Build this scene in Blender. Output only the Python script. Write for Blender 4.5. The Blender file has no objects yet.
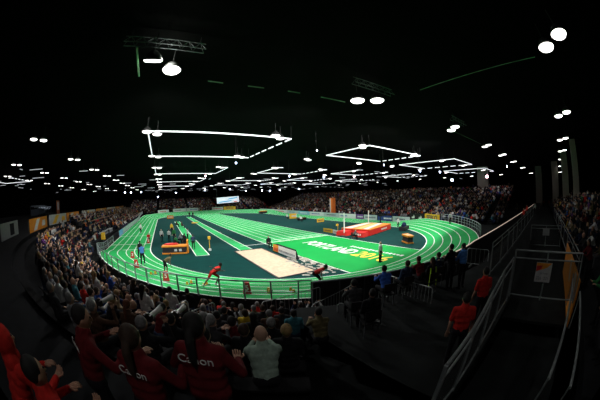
import bpy, bmesh, math, random
import numpy as np
from mathutils import Vector, Matrix, noise
random.seed(11)
SC = bpy.context.scene
COL = SC.collection
PI = math.pi

# ------------------------------------------------------------------ camera
CX, CY, CH = -16.708, -53.875, 5.499
YAW, PITCH, ROLL, FPX = 0.556, 0.012, -0.027, 249.811
_c, _s = math.cos(YAW), math.sin(YAW)
Fv = Vector((_s*math.cos(PITCH), _c*math.cos(PITCH), -math.sin(PITCH)))
R0 = Vector((_c, -_s, 0)); U0 = R0.cross(Fv)
Rv = R0*math.cos(ROLL)+U0*math.sin(ROLL); Uv = -R0*math.sin(ROLL)+U0*math.cos(ROLL)
camd = bpy.data.cameras.new('camera'); cam = bpy.data.objects.new('camera', camd); COL.objects.link(cam)
camd.type = 'PANO'
camd.sensor_width = 36; camd.sensor_fit = 'HORIZONTAL'
try:
    camd.cycles.panorama_type = 'FISHEYE_EQUISOLID'
    camd.cycles.fisheye_lens = FPX/600*36
    camd.cycles.fisheye_fov = PI
except Exception:
    camd.panorama_type = 'FISHEYE_EQUISOLID'; camd.fisheye_lens = FPX/600*36; camd.fisheye_fov = PI
camd.clip_start = 0.05; camd.clip_end = 600
m = Matrix.Identity(4)
for i in range(3):
    m[i][0] = Rv[i]; m[i][1] = Uv[i]; m[i][2] = -Fv[i]
m[0][3], m[1][3], m[2][3] = CX, CY, CH
cam.matrix_world = m
SC.camera = cam
CAM = Vector((CX, CY, CH))

# ------------------------------------------------------------------ world, exposure
w = bpy.data.worlds.new('world'); SC.world = w; w.use_nodes = True
w.node_tree.nodes['Background'].inputs[0].default_value = (.5, .6, .7, 1)
w.node_tree.nodes['Background'].inputs[1].default_value = 0.0015
SC.view_settings.view_transform = 'Standard'; SC.view_settings.look = 'None'
SC.view_settings.gamma = 1; SC.view_settings.use_curve_mapping = False
SC.view_settings.exposure = 0.0

# ------------------------------------------------------------------ lights (the hall's floods above the field)
def spot(x, y, z, tx, ty, e, size, blend=.6, col=(1, .98, .95), rad=.25):
    L = bpy.data.lights.new('flood_light', 'SPOT'); o = bpy.data.objects.new('flood_light', L); COL.objects.link(o)
    L.energy = e; L.spot_size = math.radians(size); L.spot_blend = blend; L.color = col; L.shadow_soft_size = rad
    o.location = (x, y, z)
    o.rotation_euler = (Vector((tx, ty, 0))-Vector((x, y, z))).to_track_quat('-Z', 'Y').to_euler()
    return o
LAMPZ = 12.0
for x in (-17.6, -4.1, 8.1, 20.6):
    for y in (-29.2, -15.9, -2.9, 9.9, 22.9, 35.6):
        sp = spot(x, y, LAMPZ-.35, x*.93, y-(4 if y < -25 else 0), 4600, 112, .45)
for x in (-17.3, -4.3, 8.1, 20.6):
    spot(x, -42.6, LAMPZ-.35, x*.9-1, -26, 5600, 108, .3)
# weak spill over the seats
for x, y, e in ((-32, -29, 420), (-32, -3, 420), (-32, 22, 500), (33, -29, 800), (33, -3, 800), (33, 22, 800), (44, -40, 420),
                (44, -16, 500), (44, 9, 500), (-4, 58, 1100), (20, 58, 1100), (-25, 55, 800), (-17.3, -42.6, 420), (-4.3, -44.5, 260), (-5.2, -56.4, 85), (8, -57, 160), (20, -58, 220), (-30, -43, 160), (-17.5, -57, 230)):
    spot(x, y, LAMPZ-.4, x, y, e, 130, .8)

# ------------------------------------------------------------------ pixel -> place (to read positions off the photograph)
def ray(px, py):
    X, Y = px-300, 200-py; r = math.hypot(X, Y)+1e-9; th = 2*math.asin(r/2/FPX)
    return Rv*(X/r*math.sin(th))+Uv*(Y/r*math.sin(th))+Fv*math.cos(th)
def G(px, py, z=0.0):
    d = ray(px, py); t = (z-CH)/d.z
    return CAM+d*t
def PX(p):
    d = Vector(p)-CAM; X, Y, Z = d.dot(Rv), d.dot(Uv), d.dot(Fv); r = math.hypot(X, Y); th = math.atan2(r, Z); q = 2*FPX*math.sin(th/2)
    return 300+q*X/r, 200-q*Y/r

# ------------------------------------------------------------------ materials
MATS = {}
def mat(name, col, rough=.7, emis=0, metal=0, var=.12, scale=8, alpha=1, spec=.5):
    if name in MATS: return MATS[name]
    M = bpy.data.materials.new(name); M.use_nodes = True; nt = M.node_tree; b = nt.nodes['Principled BSDF']
    col = tuple(col)+(1,)
    b.inputs['Roughness'].default_value = rough; b.inputs['Metallic'].default_value = metal
    b.inputs['Specular IOR Level'].default_value = spec
    if emis:
        b.inputs['Base Color'].default_value = col
        b.inputs['Emission Color'].default_value = col; b.inputs['Emission Strength'].default_value = emis
        M.cycles.emission_sampling = 'NONE'
    else:
        n = nt.nodes.new('ShaderNodeTexNoise'); n.inputs['Scale'].default_value = scale; n.inputs['Detail'].default_value = 3
        tc = nt.nodes.new('ShaderNodeTexCoord'); nt.links.new(tc.outputs['Object'], n.inputs['Vector'])
        cr = nt.nodes.new('ShaderNodeValToRGB'); cr.color_ramp.elements[0].position = .3; cr.color_ramp.elements[1].position = .7
        cr.color_ramp.elements[0].color = tuple(c*(1-var) for c in col[:3])+(1,)
        cr.color_ramp.elements[1].color = tuple(min(1, c*(1+var)) for c in col[:3])+(1,)
        nt.links.new(n.outputs['Fac'], cr.inputs['Fac']); nt.links.new(cr.outputs['Color'], b.inputs['Base Color'])
    b.inputs['Alpha'].default_value = alpha
    MATS[name] = M
    return M
M_track = mat('track_green', (.018, .37, .092), .85, var=.08, scale=.8, spec=.12)
M_straight = mat('sprint_green', (.03, .40, .115), .85, var=.06, scale=.8, spec=.12)
M_bright = mat('bright_infield_green', (.008, .33, .062), .85, var=.06, scale=.5, spec=.12)
M_dark = mat('dark_infield_green', (.003, .040, .036), .9, var=.12, scale=1.2, spec=.08)
M_white = mat('line_white', (.85, .88, .85), .6, var=.04)
M_black = mat('board_black', (.006, .006, .007), .8, var=.2)
M_floor = mat('hall_floor', (.012, .014, .014), .9, var=.35, scale=1.5, spec=.1)
M_step = mat('stand_step', (.010, .011, .013), .85, var=.3, scale=2, spec=.15)
M_ceil = mat('ceiling_black', (.0012, .0012, .0012), .95, var=.3, scale=.5, spec=.05)
M_wall = mat('wall_black', (.008, .008, .009), .9, var=.3, scale=.3, spec=.1)
M_steel = mat('rail_steel', (.34, .38, .42), .45, metal=.5, var=.1)
M_dsteel = mat('dark_steel', (.10, .11, .12), .5, metal=.5, var=.2)
M_galv = mat('galvanised_rail', (.30, .33, .33), .45, metal=.4, var=.15)
M_sand = mat('sand', (.62, .47, .33), .95, var=.14, scale=3)
M_orange = mat('orange_plastic', (.75, .27, .02), .5)
M_yellow = mat('sign_yellow', (.80, .46, .03), .5)
M_red = mat('sign_red', (.55, .02, .015), .5)
M_wboard = mat('board_white', (.62, .66, .66), .5)
M_skin = mat('skin', (.42, .23, .15), .6, var=.06)
M_skind = mat('skin_dark', (.11, .05, .03), .55, var=.06)
M_lamp = mat('lamp_lens', (1, .97, .93), .5, emis=3.5)
M_tube = mat('tube_light', (.93, .96, 1), .5, emis=1.3)
M_dash = mat('strip_light', (.9, .95, 1), .5, emis=.42)
M_star = mat('spot_lens_cool', (.62, .72, 1), .5, emis=14)
M_starp = mat('spot_lens_pink', (1, .55, .62), .5, emis=14)

# ------------------------------------------------------------------ object helpers
def tag(o, label=None, cat=None, group=None, kind=None):
    if label: o['label'] = label
    if cat: o['category'] = cat
    if group: o['group'] = group
    if kind: o['kind'] = kind
    return o
def empty(name, loc, rz=0, label=None, cat=None, group=None):
    o = bpy.data.objects.new(name, None); o.location = loc; o.rotation_euler = (0, 0, rz); o.empty_display_size = .2
    COL.objects.link(o); return tag(o, label, cat, group)
class MB:
    def __init__(s): s.bm = bmesh.new(); s.mi = 0
    def quad(s, pts, mi=None):
        f = s.bm.faces.new([s.bm.verts.new(p) for p in pts]); f.material_index = s.mi if mi is None else mi; return f
    def box(s, c, d, rz=0, mi=None, taper=1, M=None):
        x, y, z = d[0]/2, d[1]/2, d[2]/2; vs = []
        cr, sr = math.cos(rz), math.sin(rz)
        for k in (-1, 1):
            t = taper if k > 0 else 1
            for a, b in ((-1, -1), (1, -1), (1, 1), (-1, 1)):
                X, Y = a*x*t, b*y*t
                v = Vector((c[0]+X*cr-Y*sr, c[1]+X*sr+Y*cr, c[2]+k*z))
                vs.append(s.bm.verts.new(M @ v if M else v))
        for q in ((3, 2, 1, 0), (4, 5, 6, 7), (0, 1, 5, 4), (1, 2, 6, 5), (2, 3, 7, 6), (3, 0, 4, 7)):
            f = s.bm.faces.new([vs[i] for i in q]); f.material_index = s.mi if mi is None else mi
        return s
    def tube(s, pts, r, n=8, mi=None, cap=True):
        pts = [Vector(p) for p in pts]; rs = r if isinstance(r, (list, tuple)) else [r]*len(pts); rings = []
        t0 = (pts[1]-pts[0]).normalized(); up = Vector((0, 0, 1)) if abs(t0.z) < .9 else Vector((1, 0, 0))
        for i, p in enumerate(pts):
            t = (pts[min(i+1, len(pts)-1)]-pts[max(i-1, 0)]).normalized()
            a = t.cross(up).normalized(); b = t.cross(a).normalized()
            rings.append([s.bm.verts.new(p+(a*math.cos(2*PI*k/n)+b*math.sin(2*PI*k/n))*rs[i]) for k in range(n)])
        for A, B in zip(rings[:-1], rings[1:]):
            for k in range(n):
                f = s.bm.faces.new((A[k], A[(k+1) % n], B[(k+1) % n], B[k])); f.material_index = s.mi if mi is None else mi
        if cap:
            for A in (rings[0], rings[-1]):
                f = s.bm.faces.new(A); f.material_index = s.mi if mi is None else mi
        return s
    def ball(s, c, r, n=8, mi=None, sc=(1, 1, 1), M=None):
        c = Vector(c); rows = []
        mm = s.mi if mi is None else mi
        def tf(v):
            v = Vector((v[0]*sc[0], v[1]*sc[1], v[2]*sc[2]))*r
            if M: v = M @ v
            return c+v
        top = s.bm.verts.new(tf((0, 0, 1))); bot = s.bm.verts.new(tf((0, 0, -1)))
        h = max(3, n//2+1)
        for i in range(1, h):
            a = PI*i/h; rows.append([s.bm.verts.new(tf((math.sin(a)*math.cos(2*PI*k/n), math.sin(a)*math.sin(2*PI*k/n), math.cos(a)))) for k in range(n)])
        for k in range(n):
            s.bm.faces.new((top, rows[0][k], rows[0][(k+1) % n])).material_index = mm
            s.bm.faces.new((bot, rows[-1][(k+1) % n], rows[-1][k])).material_index = mm
            for A, B in zip(rows[:-1], rows[1:]):
                s.bm.faces.new((A[k], B[k], B[(k+1) % n], A[(k+1) % n])).material_index = mm
        return s
    def cap(s, a, b, ra, rb, n=10):   # tapered capsule
        a, b = Vector(a), Vector(b)
        s.tube([a, b], [ra, rb], n); s.ball(a, ra, n); s.ball(b, rb, n); return s
    def mesh(s, name, smooth=False):
        bmesh.ops.recalc_face_normals(s.bm, faces=s.bm.faces)
        me = bpy.data.meshes.new(name); s.bm.to_mesh(me); s.bm.free()
        if smooth: me.polygons.foreach_set('use_smooth', [True]*len(me.polygons))
        return me
    def build(s, name, mats, parent=None, smooth=False, loc=None):
        me = s.mesh(name, smooth)
        for x in (mats if isinstance(mats, (list, tuple)) else [mats]): me.materials.append(x)
        o = bpy.data.objects.new(name, me); COL.objects.link(o)
        if parent: o.parent = parent
        if loc is not None: o.location = loc
        return o
def struct(name, mb, mats): return tag(mb.build(name, mats), kind='structure')
def text_obj(name, txt, size, mt, M, parent=None, depth=.003, width=None, bold=0.0):
    cu = bpy.data.curves.new(name, 'FONT'); cu.body = txt; cu.size = size; cu.extrude = depth; cu.align_x = 'CENTER'; cu.align_y = 'CENTER'; cu.offset = bold
    cu.resolution_u = 3
    t = bpy.data.objects.new('tmp', cu); COL.objects.link(t)
    bpy.context.view_layer.update()
    me = bpy.data.meshes.new_from_object(t.evaluated_get(bpy.context.evaluated_depsgraph_get()))
    bpy.data.objects.remove(t)
    if width:
        n = len(me.vertices); co = np.empty(n*3); me.vertices.foreach_get('co', co); co = co.reshape(-1, 3)
        k = width/(co[:, 0].max()-co[:, 0].min()); co[:, 0] *= k; me.vertices.foreach_set('co', co.ravel()); me.update()
    me.materials.clear(); me.materials.append(mt)
    o = bpy.data.objects.new(name, me); COL.objects.link(o)
    if parent: o.parent = parent
    o.matrix_local = M
    return o
def frame_matrix(o, xdir, ydir):      # local x -> xdir, local y -> ydir
    x = Vector(xdir).normalized(); y = Vector(ydir).normalized(); z = x.cross(y)
    M = Matrix.Identity(4)
    for i in range(3): M[i][0] = x[i]; M[i][1] = y[i]; M[i][2] = z[i]; M[i][3] = o[i]
    return M

# ------------------------------------------------------------------ track geometry
TR, TS, TW, BK = 18.626, 46.88, 6.105, 1.13
H2 = TS/2
def contour(off, n=48, closed=True):
    R = TR+off; P = []
    for k in range(n+1): a = PI*k/n; P.append((R*math.cos(a), H2+R*math.sin(a)))
    m_ = 12
    for k in range(1, m_): P.append((-R, H2-TS*k/m_))
    for k in range(n+1): a = PI+PI*k/n; P.append((R*math.cos(a), -H2+R*math.sin(a)))
    for k in range(1, m_): P.append((R, -H2+TS*k/m_))
    return P
def bank(y, off): return BK*max(0, min(1, off/TW))*max(0, min(1, (abs(y)-H2)/8))
def outer_pt(a, off):                 # a: angle in degrees round the near bend (180 = west, 270 = south, 360 = east)
    r = math.radians(a); R = TR+off
    return (R*math.cos(r), -H2+R*math.sin(r))

# floor / hall
f = MB(); f.quad([(-110, -85, 0), (150, -85, 0), (150, 175, 0), (-110, 175, 0)]); struct('floor', f, M_floor)
f = MB(); f.box((20, 45, 13.6), (260, 260, .3)); 
struct('ceiling', f, M_ceil)
for nm, c, d in (('wall_west', (-110, 45, 6.8), (.4, 260, 13.6)), ('wall_east', (150, 45, 6.8), (.4, 260, 13.6)), ('wall_north', (20, 175, 6.8), (260, .4, 13.6)), ('wall_south', (20, -85, 6.8), (260, .4, 13.6))):
    f = MB(); f.box(c, d); struct(nm, f, M_wall)

# running track with banked bends
st = [0, .13]
LW = TW/6
for i in range(1, 6): st += [LW*i-.045, LW*i+.045]
st += [TW-.1, TW]
f = MB()
rings = [[f.bm.verts.new((x, y, .03+bank(y, o))) for x, y in contour(o)] for o in st]
n = len(rings[0])
for j in range(len(st)-1):
    for k in range(n):
        q = f.bm.faces.new((rings[j][k], rings[j+1][k], rings[j+1][(k+1) % n], rings[j][(k+1) % n])); q.material_index = 1 if j % 2 == 0 else 0
bot = [f.bm.verts.new((x, y, 0)) for x, y in contour(TW)]
for k in range(n):
    f.bm.faces.new((rings[-1][k], bot[k], bot[(k+1) % n], rings[-1][(k+1) % n])).material_index = 2
struct('running_track', f, [M_track, M_white, M_black])
# cross lines on the west straight
f = MB()
for y, wd in ((-20.2, .16), (-24.5, .06), (-12, .06)):
    f.box((-TR-TW/2, y, .045+bank(y, 3)), (TW-.2, wd, .012))
struct('trim_track_lines', f, M_white)

def inner_clip_polygon(x0, x1, y0, y1, step=.5):   # rectangle clipped by the inner stadium, as strips along x
    out = []
    n = max(1, int(round((x1-x0)/step)))
    for i in range(n):
        a = x0+(x1-x0)*i/n; b = x0+(x1-x0)*(i+1)/n
        def lim(x):
            yy = math.sqrt(max(0, (TR-.02)**2-x*x)); return -H2-yy, H2+yy
        la, lb = lim(a), lim(b)
        out.append([(a, max(y0, la[0])), (b, max(y0, lb[0])), (b, min(y1, lb[1])), (a, min(y1, la[1]))])
    return out
f = MB(); C0 = contour(.02)
f.bm.faces.new([f.bm.verts.new((x, y, .012)) for x, y in C0]); struct('infield_floor', f, M_dark)
f = MB(); z = .018
for q in inner_clip_polygon(-4.88, 4.88, -26.3, 45): f.quad([(x, y, z) for x, y in q], 0)
for q in inner_clip_polygon(-4.88, 4.7, -45, -26.3): f.quad([(x, y, z) for x, y in q], 1)
f.quad([(-8.75, -29.1, z), (-7.45, -29.1, z), (-7.45, 30, z), (-8.75, 30, z)], 0)
f.quad([(-13.65, -29.5, z), (-12.35, -29.5, z), (-12.35, 13, z), (-13.65, 13, z)], 0)
struct('runway_floor', f, [M_straight, M_bright])
f = MB(); z = .026
for i in range(9):
    x = -4.88+i*1.22; f.box((x, 8.5, z), (.085, 69.6, .01))
f.box((0, -26.3, z), (9.8, .22, .01)); f.box((-6.3, -26.6, z), (3.4, .1, .01)); f.box((0, -24.9, z), (9.8, .1, .01))
for x in (-8.78, -7.42): f.box((x, .4, z), (.08, 59, .01))
f.box((-8.1, -29.1, z), (1.3, .08, .01))
for x in (-13.68, -12.32): f.box((x, -8.2, z), (.09, 42.6, .01))
f.box((-13, -29.5, z), (1.45, .09, .01))
f.box((4.75, -34, z), (.1, 15.2, .01)); f.box((-4.9, -34, z), (.1, 15.2, .01))
struct('trim_infield_lines', f, M_white)
# lettering painted on the infield
def floor_text(name, txt, cx, cy, size, width, mt, bold=.03):
    o = text_obj(name, txt, size, mt, frame_matrix((cx, cy, .03), (0, -1, 0), (1, 0, 0)), depth=.002, width=width, bold=bold)
    return tag(o, kind='structure')
floor_text('trim_lettering', 'PORTLAND', -.25, -32.9, 2.7, 7.9, M_white, .05)
M_ytext = mat('paint_yellow', (.85, .62, .02), .6)
floor_text('trim_lettering', '2016', -.25, -39.2, 2.7, 3.9, M_ytext, .05)
f = MB()
for i in range(16): f.box((1.75, -34.6-i*.44, .03), (.34 if i % 3 else .5, .28, .006))
struct('trim_lettering', f, M_white)

# ------------------------------------------------------------------ stands
ROWD, RISE = .85, .33
def zf(o):                              # step level under a seat at offset o beyond the track edge
    k = int(math.floor((o-1.0)/ROWD)); return max(0, RISE*(k+1)) if o > 1.0 else 0
NROW = 9
def sector(o, a0, a1, n): return [outer_pt(a0+(a1-a0)*i/n, TW+o) for i in range(n+1)]
def west_path(o, yend=44):              # from north end of the west straight round the bend to 243 degrees
    P = [(-(TR+TW+o), yend-(yend+H2)*i/10) for i in range(10)]
    return P+sector(o, 180, 241.6, 22)
def terrace(name, paths, mats=M_step, last=None):
    f = MB()
    for k, (pin, pout, z0, z1) in enumerate(paths):
        for i in range(len(pin)-1):
            f.quad([(pin[i][0], pin[i][1], z0), (pin[i][0], pin[i][1], z1), (pin[i+1][0], pin[i+1][1], z1), (pin[i+1][0], pin[i+1][1], z0)])
            f.quad([(pin[i][0], pin[i][1], z1), (pout[i][0], pout[i][1], z1), (pout[i+1][0], pout[i+1][1], z1), (pin[i+1][0], pin[i+1][1], z1)])
    return struct(name, f, mats)
PLAT = zf(1+ROWD*NROW-.1)
T = []
for k in range(NROW):
    o0, o1 = 1+ROWD*k, 1+ROWD*(k+1)
    T.append((west_path(o0), west_path(o1), RISE*k, RISE*(k+1)))
T.append((west_path(1+ROWD*NROW), west_path(40), RISE*NROW, PLAT))
terrace('stand_west', T)
# south platform: two rows, then a carpeted deck at z = 1.98
def south_path(o): return sector(o, 241.6, 270, 8)+[(8+6*i, -H2-TR-TW-o) for i in range(12)]
T = []
for k in range(3):
    o0, o1 = 1+ROWD*k, 1+ROWD*(k+1)
    T.append((south_path(o0), south_path(o1), (0, .7, 1.35)[k], (.7, 1.35, 2.0)[k]))
DECK = 2.0
def deck_out(p): return (p[0], -52.9) if p[0] > -14.2 else p
inner = south_path(1+ROWD*3)
T.append((inner, [(max(x, -15.3), -53.0) for x, y in inner], 2.0, DECK))
terrace('stand_south', T, M_floor)
# low deck and steps beyond the stairwell (rows face the walkway from the south)
T = []
for k in range(9):
    y0, y1 = -56.0-k*.9, -56.9-k*.9
    T.append(([(-14+8*i, y0) for i in range(12)], [(-14+8*i, y1) for i in range(12)], 1.9+.3*k, 2.2+.3*k))
terrace('stand_south_rear', T)
# east stand
EROW, ED, ER = 22, .9, .27
T = []
for k in range(EROW):
    x0, x1 = 28.2+ED*k, 28.2+ED*(k+1)
    T.append(([(x0, 48-10.2*i) for i in range(10)], [(x1, 48-10.2*i) for i in range(10)], ER*k, ER*(k+1)))
terrace('stand_east', T)
T = []
for k in range(20):
    T.append(([(-34+8*i, 51+ED*k) for i in range(9)], [(-34+8*i, 51+ED*(k+1)) for i in range(9)], ER*k, ER*(k+1)))
terrace('stand_north', T)
# long benches on the near steps
M_bench = mat('bench_black', (.010, .010, .011), .8, spec=.1)
ordn = ['lowest', 'second lowest', 'third', 'fourth', 'fifth', 'sixth', 'seventh', 'eighth', 'highest']
for k, piece in [(k_, 0) for k_ in range(6)]+[(6, 1), (7, 1), (6, 2), (7, 2)]:
    o = 1+ROWD*k+.5; zz = RISE*(k+1); P = west_path(o)
    if piece == 1: P = [q for q in P if q[1] > -20]
    if piece == 2: P = [q for q in P if q[1] < -H2 and math.degrees(math.atan2(q[1]+H2, q[0])) % 360 > 224]
    t = empty('bench', (P[0][0], P[0][1], zz), 0, 'long dark bench on the %s step of the west stand%s' % (ordn[k], ['', ', left straight', ', nearest the camera'][piece]), 'bench', 'benches of the west stand')
    f = MB()
    for i in range(len(P)-1):
        a, b = Vector((*P[i], 0)), Vector((*P[i+1], 0)); d = (b-a); nrm = Vector((-d.y, d.x, 0)).normalized()*.15
        base = Vector((P[0][0], P[0][1], 0))
        q = [a-nrm-base, b-nrm-base, b+nrm-base, a+nrm-base]
        for h in (.37, .41): f.quad([(v.x, v.y, h) for v in q])
        for u, v in ((0, 1), (2, 3)): f.quad([(q[u].x, q[u].y, .37), (q[v].x, q[v].y, .37), (q[v].x, q[v].y, .41), (q[u].x, q[u].y, .41)])
    f.build('seat_plank', M_bench, t)
    f = MB()
    for i in range(len(P)-1):
        a, b = Vector((*P[i], 0)), Vector((*P[i+1], 0)); base = Vector((P[0][0], P[0][1], 0)); U = Vector((0, 0, .37))
        f.quad([a-base, b-base, b-base+U, a-base+U])
    f.build('kick_board', M_bench, t)
# ------------------------------------------------------------------ people
SKINS = [('fair', mat('skin_fair', (.50, .30, .21), .6, var=.05)), ('tan', M_skin), ('dark', M_skind)]
PAL = {}
for nm, c in (('black', (.008, .008, .010)), ('charcoal', (.03, .03, .034)), ('navy', (.012, .02, .06)), ('maroon', (.12, .008, .012)), ('red', (.50, .02, .015)),
              ('white', (.62, .62, .62)), ('light grey', (.26, .27, .29)), ('olive', (.12, .10, .045)), ('blue', (.03, .10, .42)), ('beige', (.34, .26, .16)),
              ('yellow', (.62, .42, .03)), ('green', (.03, .20, .06)), ('teal', (.04, .16, .20)), ('purple', (.12, .04, .18)), ('orange', (.60, .14, .02)), ('brown', (.07, .035, .02)),
              ('pale green', (.30, .40, .33)), ('lime', (.45, .75, .05)), ('sky blue', (.06, .20, .55)), ('denim', (.03, .05, .10)), ('grey', (.10, .10, .11))):
    PAL[nm] = mat('cloth_'+nm.replace(' ', '_'), c, .85, var=.18, scale=20, spec=.2)
HAIRM = {nm: mat('hair_'+nm, c, .75, var=.3, scale=30) for nm, c in (('black', (.006, .005, .005)), ('brown', (.035, .018, .010)), ('blond', (.30, .19, .08)), ('grey', (.17, .17, .17)), ('red', (.14, .04, .015)))}
M_eye = mat('eye_dark', (.01, .01, .01), .3)
M_mouth = mat('lip', (.22, .07, .06), .5)
M_lens = mat('camera_black', (.012, .012, .013), .4)
M_wlens = mat('lens_barrel_white', (.55, .55, .52), .4)

def remesh(mb, vox, ratio, name):
    me0 = mb.mesh('tmp'); o = bpy.data.objects.new('tmp', me0); COL.objects.link(o)
    md = o.modifiers.new('r', 'REMESH'); md.mode = 'VOXEL'; md.voxel_size = vox
    sm = o.modifiers.new('s', 'SMOOTH'); sm.iterations = 3; sm.factor = .5
    if ratio < 1:
        dc = o.modifiers.new('d', 'DECIMATE'); dc.ratio = ratio
    bpy.context.view_layer.update()
    me = bpy.data.meshes.new_from_object(o.evaluated_get(bpy.context.evaluated_depsgraph_get()))
    me.name = name
    bpy.data.objects.remove(o); bpy.data.meshes.remove(me0)
    me.polygons.foreach_set('use_smooth', [True]*len(me.polygons))
    me.materials.clear()
    return me
def uv(v): return Vector(v).normalized()
def fwd(a): return Vector((0, math.sin(math.radians(a)), math.cos(math.radians(a))))
class Pose:
    """facing +y; arm and leg directions are (right-side) vectors, x is mirrored for the left"""
    def __init__(s, hip, lean=0, uaR=(.25, .1, -1), faR=(-.1, .5, -.8), uaL=None, faL=None, thR=(.06, .02, -1), shR=(0, -.03, -1), thL=None, shL=None,
                 head=(0, 0, 0), sleeve='long', female=False, shorts=False, build=1.0, hair='short', grip=.5, twist=0):
        s.__dict__.update(locals())
        uaL = uaR if uaL is None else uaL; faL = faR if faL is None else faL; thL = thR if thL is None else thL; shL = shR if shL is None else shL
        P = Vector((0, 0, hip)); d = fwd(lean); s.P = P; s.d = d; s.N = P+d*.50
        tw = Matrix.Rotation(math.radians(twist), 3, 'Z')
        hd = (d*.5+Vector((0, 0, 1))).normalized() if abs(lean) > 25 else (d+Vector((0, 0, .6))).normalized()
        s.hd = (Matrix.Rotation(math.radians(-head[0]), 3, 'X') @ hd)
        s.H = s.N+d*.03+s.hd*.145
        s.HM = (Matrix.Rotation(math.radians(head[1]), 3, 'Z') @ Matrix.Rotation(math.radians(-head[0]-lean*.25), 3, 'X'))
        s.sh, s.el, s.wr, s.fa, s.hp, s.kn, s.an = {}, {}, {}, {}, {}, {}, {}
        for sg, ua, fa, th, sk in ((1, uaR, faR, thR, shR), (-1, uaL, faL, thL, shL)):
            mir = Vector((sg, 1, 1))
            S = s.N-d*.055+tw @ Vector((sg*(.165 if female else .185), 0, 0)); s.sh[sg] = S
            s.el[sg] = S+uv(ua)*mir*.29; s.wr[sg] = s.el[sg]+uv(fa)*mir*.25; s.fa[sg] = uv(fa)*mir
            Hh = P+Vector((sg*.09, 0, 0)); s.hp[sg] = Hh
            s.kn[sg] = Hh+uv(th)*mir*.43; s.an[sg] = s.kn[sg]+uv(sk)*mir*.42
    def torso(s, mb, g=0.0, low=True):
        b = s.build; d = s.d; w = .155*b if s.female else .17*b
        side = Vector((1, 0, 0))
        for t, wx, r in ((.0, .075*b, .105*b), (.12, .06*b, .105*b), (.24, .07*b, .105), (.36, .10, .10), (.43, .11, .075)):
            if t == 0 and not low: continue
            c = s.P+d*t
            mb.cap(c-side*wx, c+side*wx, r+g, r+g)
            mb.cap(c, c+d*.1, r+g, r*.95+g)
        for sg in (1, -1): mb.cap(s.N-d*.05, s.sh[sg], .06+g, .055+g)
    def arm(s, mb, sg, g=0.0, full=True):
        mb.cap(s.sh[sg], s.el[sg], .050+g, .038+g)
        if full: mb.cap(s.el[sg], s.wr[sg], .038+g, .025+g)
        elif g: pass
    def legs(s, mb, g=0.0, full=True):
        for sg in (1, -1):
            k = s.kn[sg] if full else s.hp[sg]+(s.kn[sg]-s.hp[sg])*.75
            mb.cap(s.hp[sg], k, .085+g, (.055 if full else .065)+g)
            if full:
                c = s.kn[sg]+(s.an[sg]-s.kn[sg])*.3
                mb.cap(s.kn[sg], c, .052+g, .053+g); mb.cap(c, s.an[sg], .053+g, .036+g)
    def feet(s, mb, g=0.0, sides=(1, -1)):
        for sg in sides:
            sk = (s.an[sg]-s.kn[sg]).normalized(); f = Vector((sg*.1, 1, 0)); f = (f-sk*f.dot(sk)).normalized()
            a = s.an[sg]; mb.cap(a+sk*.035-f*.04, a+sk*.045+f*.14, .036+g, .028+g)
    def hand(s, mb, sg):
        wv, f = s.wr[sg], s.fa[sg]
        n = f.cross(Vector((sg, 0, 0)));
        n = n.normalized() if n.length > .1 else Vector((0, 0, 1))
        x = f.cross(n).normalized()
        palm = wv+f*.055
        for u in (-.022, 0, .022): mb.cap(wv+x*u*.6, wv+f*.085+x*u*1.2, .019, .015, 6)
        for i, (u, L) in enumerate(((-.033, .058), (-.011, .070), (.011, .075), (.033, .066))):
            b = wv+f*.09+x*u; q = s.grip
            k1 = b+(f*(1-q*.4)+n*-q*.5).normalized()*L*.5; k2 = k1+(f*(1-q)+n*-q).normalized()*L*.5
            mb.tube([b-f*.02, k1, k2], [.0105, .0095, .0075], 6)
        t0 = wv+f*.03+x*-.03*sg; mb.tube([t0, t0+x*-.03*sg+f*.035, t0+x*-.028*sg+f*.065-n*.012], [.013, .011, .009], 6)
    def headg(s, mb):
        M = s.HM
        mb.ball(s.H, .105, 14, sc=(.80, .92, 1.12), M=M)
        mb.ball(s.H+M @ Vector((0, .028, -.06)), .062, 10, sc=(.92, 1, .95), M=M)
        mb.cap(s.H+M @ Vector((0, .092, .01)), s.H+M @ Vector((0, .112, -.026)), .010, .015, 6)
        for sg in (1, -1):
            mb.ball(s.H+M @ Vector((sg*.084, -.005, -.01)), .03, 8, sc=(.35, .7, 1), M=M)
        mb.cap(s.N-s.d*.04, s.H+M @ Vector((0, -.02, -.05)), .056, .050)
    def hairg(s, mb):
        M = s.HM; k = s.hair
        mb.ball(s.H+M @ Vector((0, -.022, .026)), .108, 12, sc=(.86, .93, 1.04), M=M)
        if k == 'long': mb.cap(s.H+M @ Vector((0, -.05, -.02)), s.N-s.d*.10+Vector((0, -.085, 0)), .082, .055)
        if k == 'tail': mb.tube([s.H+M @ Vector((0, -.11, .02)), s.H+M @ Vector((0, -.15, -.06)), s.H+M @ Vector((0, -.165, -.22)), s.H+M @ Vector((0, -.15, -.38))], [.035, .040, .036, .012], 8)
    def meshes(s, fine=False):
        v = .013 if fine else .017; rt = .5 if fine else .3
        out = {}
        mb = MB(); s.torso(mb); s.legs(mb); s.feet(mb)
        for sg in (1, -1): s.arm(mb, sg)
        s.headg(mb)
        body = remesh(mb, v, rt, 'body')
        # hands and eyes join the body mesh
        mb = MB(); mb.bm.from_mesh(body)
        for sg in (1, -1): s.hand(mb, sg)
        for sg in (1, -1): mb.ball(s.H+s.HM @ Vector((sg*.034, .090, .018)), .011, 6, mi=1)
        mb.box((0, 0, 0), (.045, .012, .010), mi=2, M=Matrix.Translation(s.H+s.HM @ Vector((0, .094, -.052))) @ s.HM.to_4x4())
        out['body'] = mb.mesh('body', True)
        mb = MB(); s.torso(mb, .014, low=True)
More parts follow.
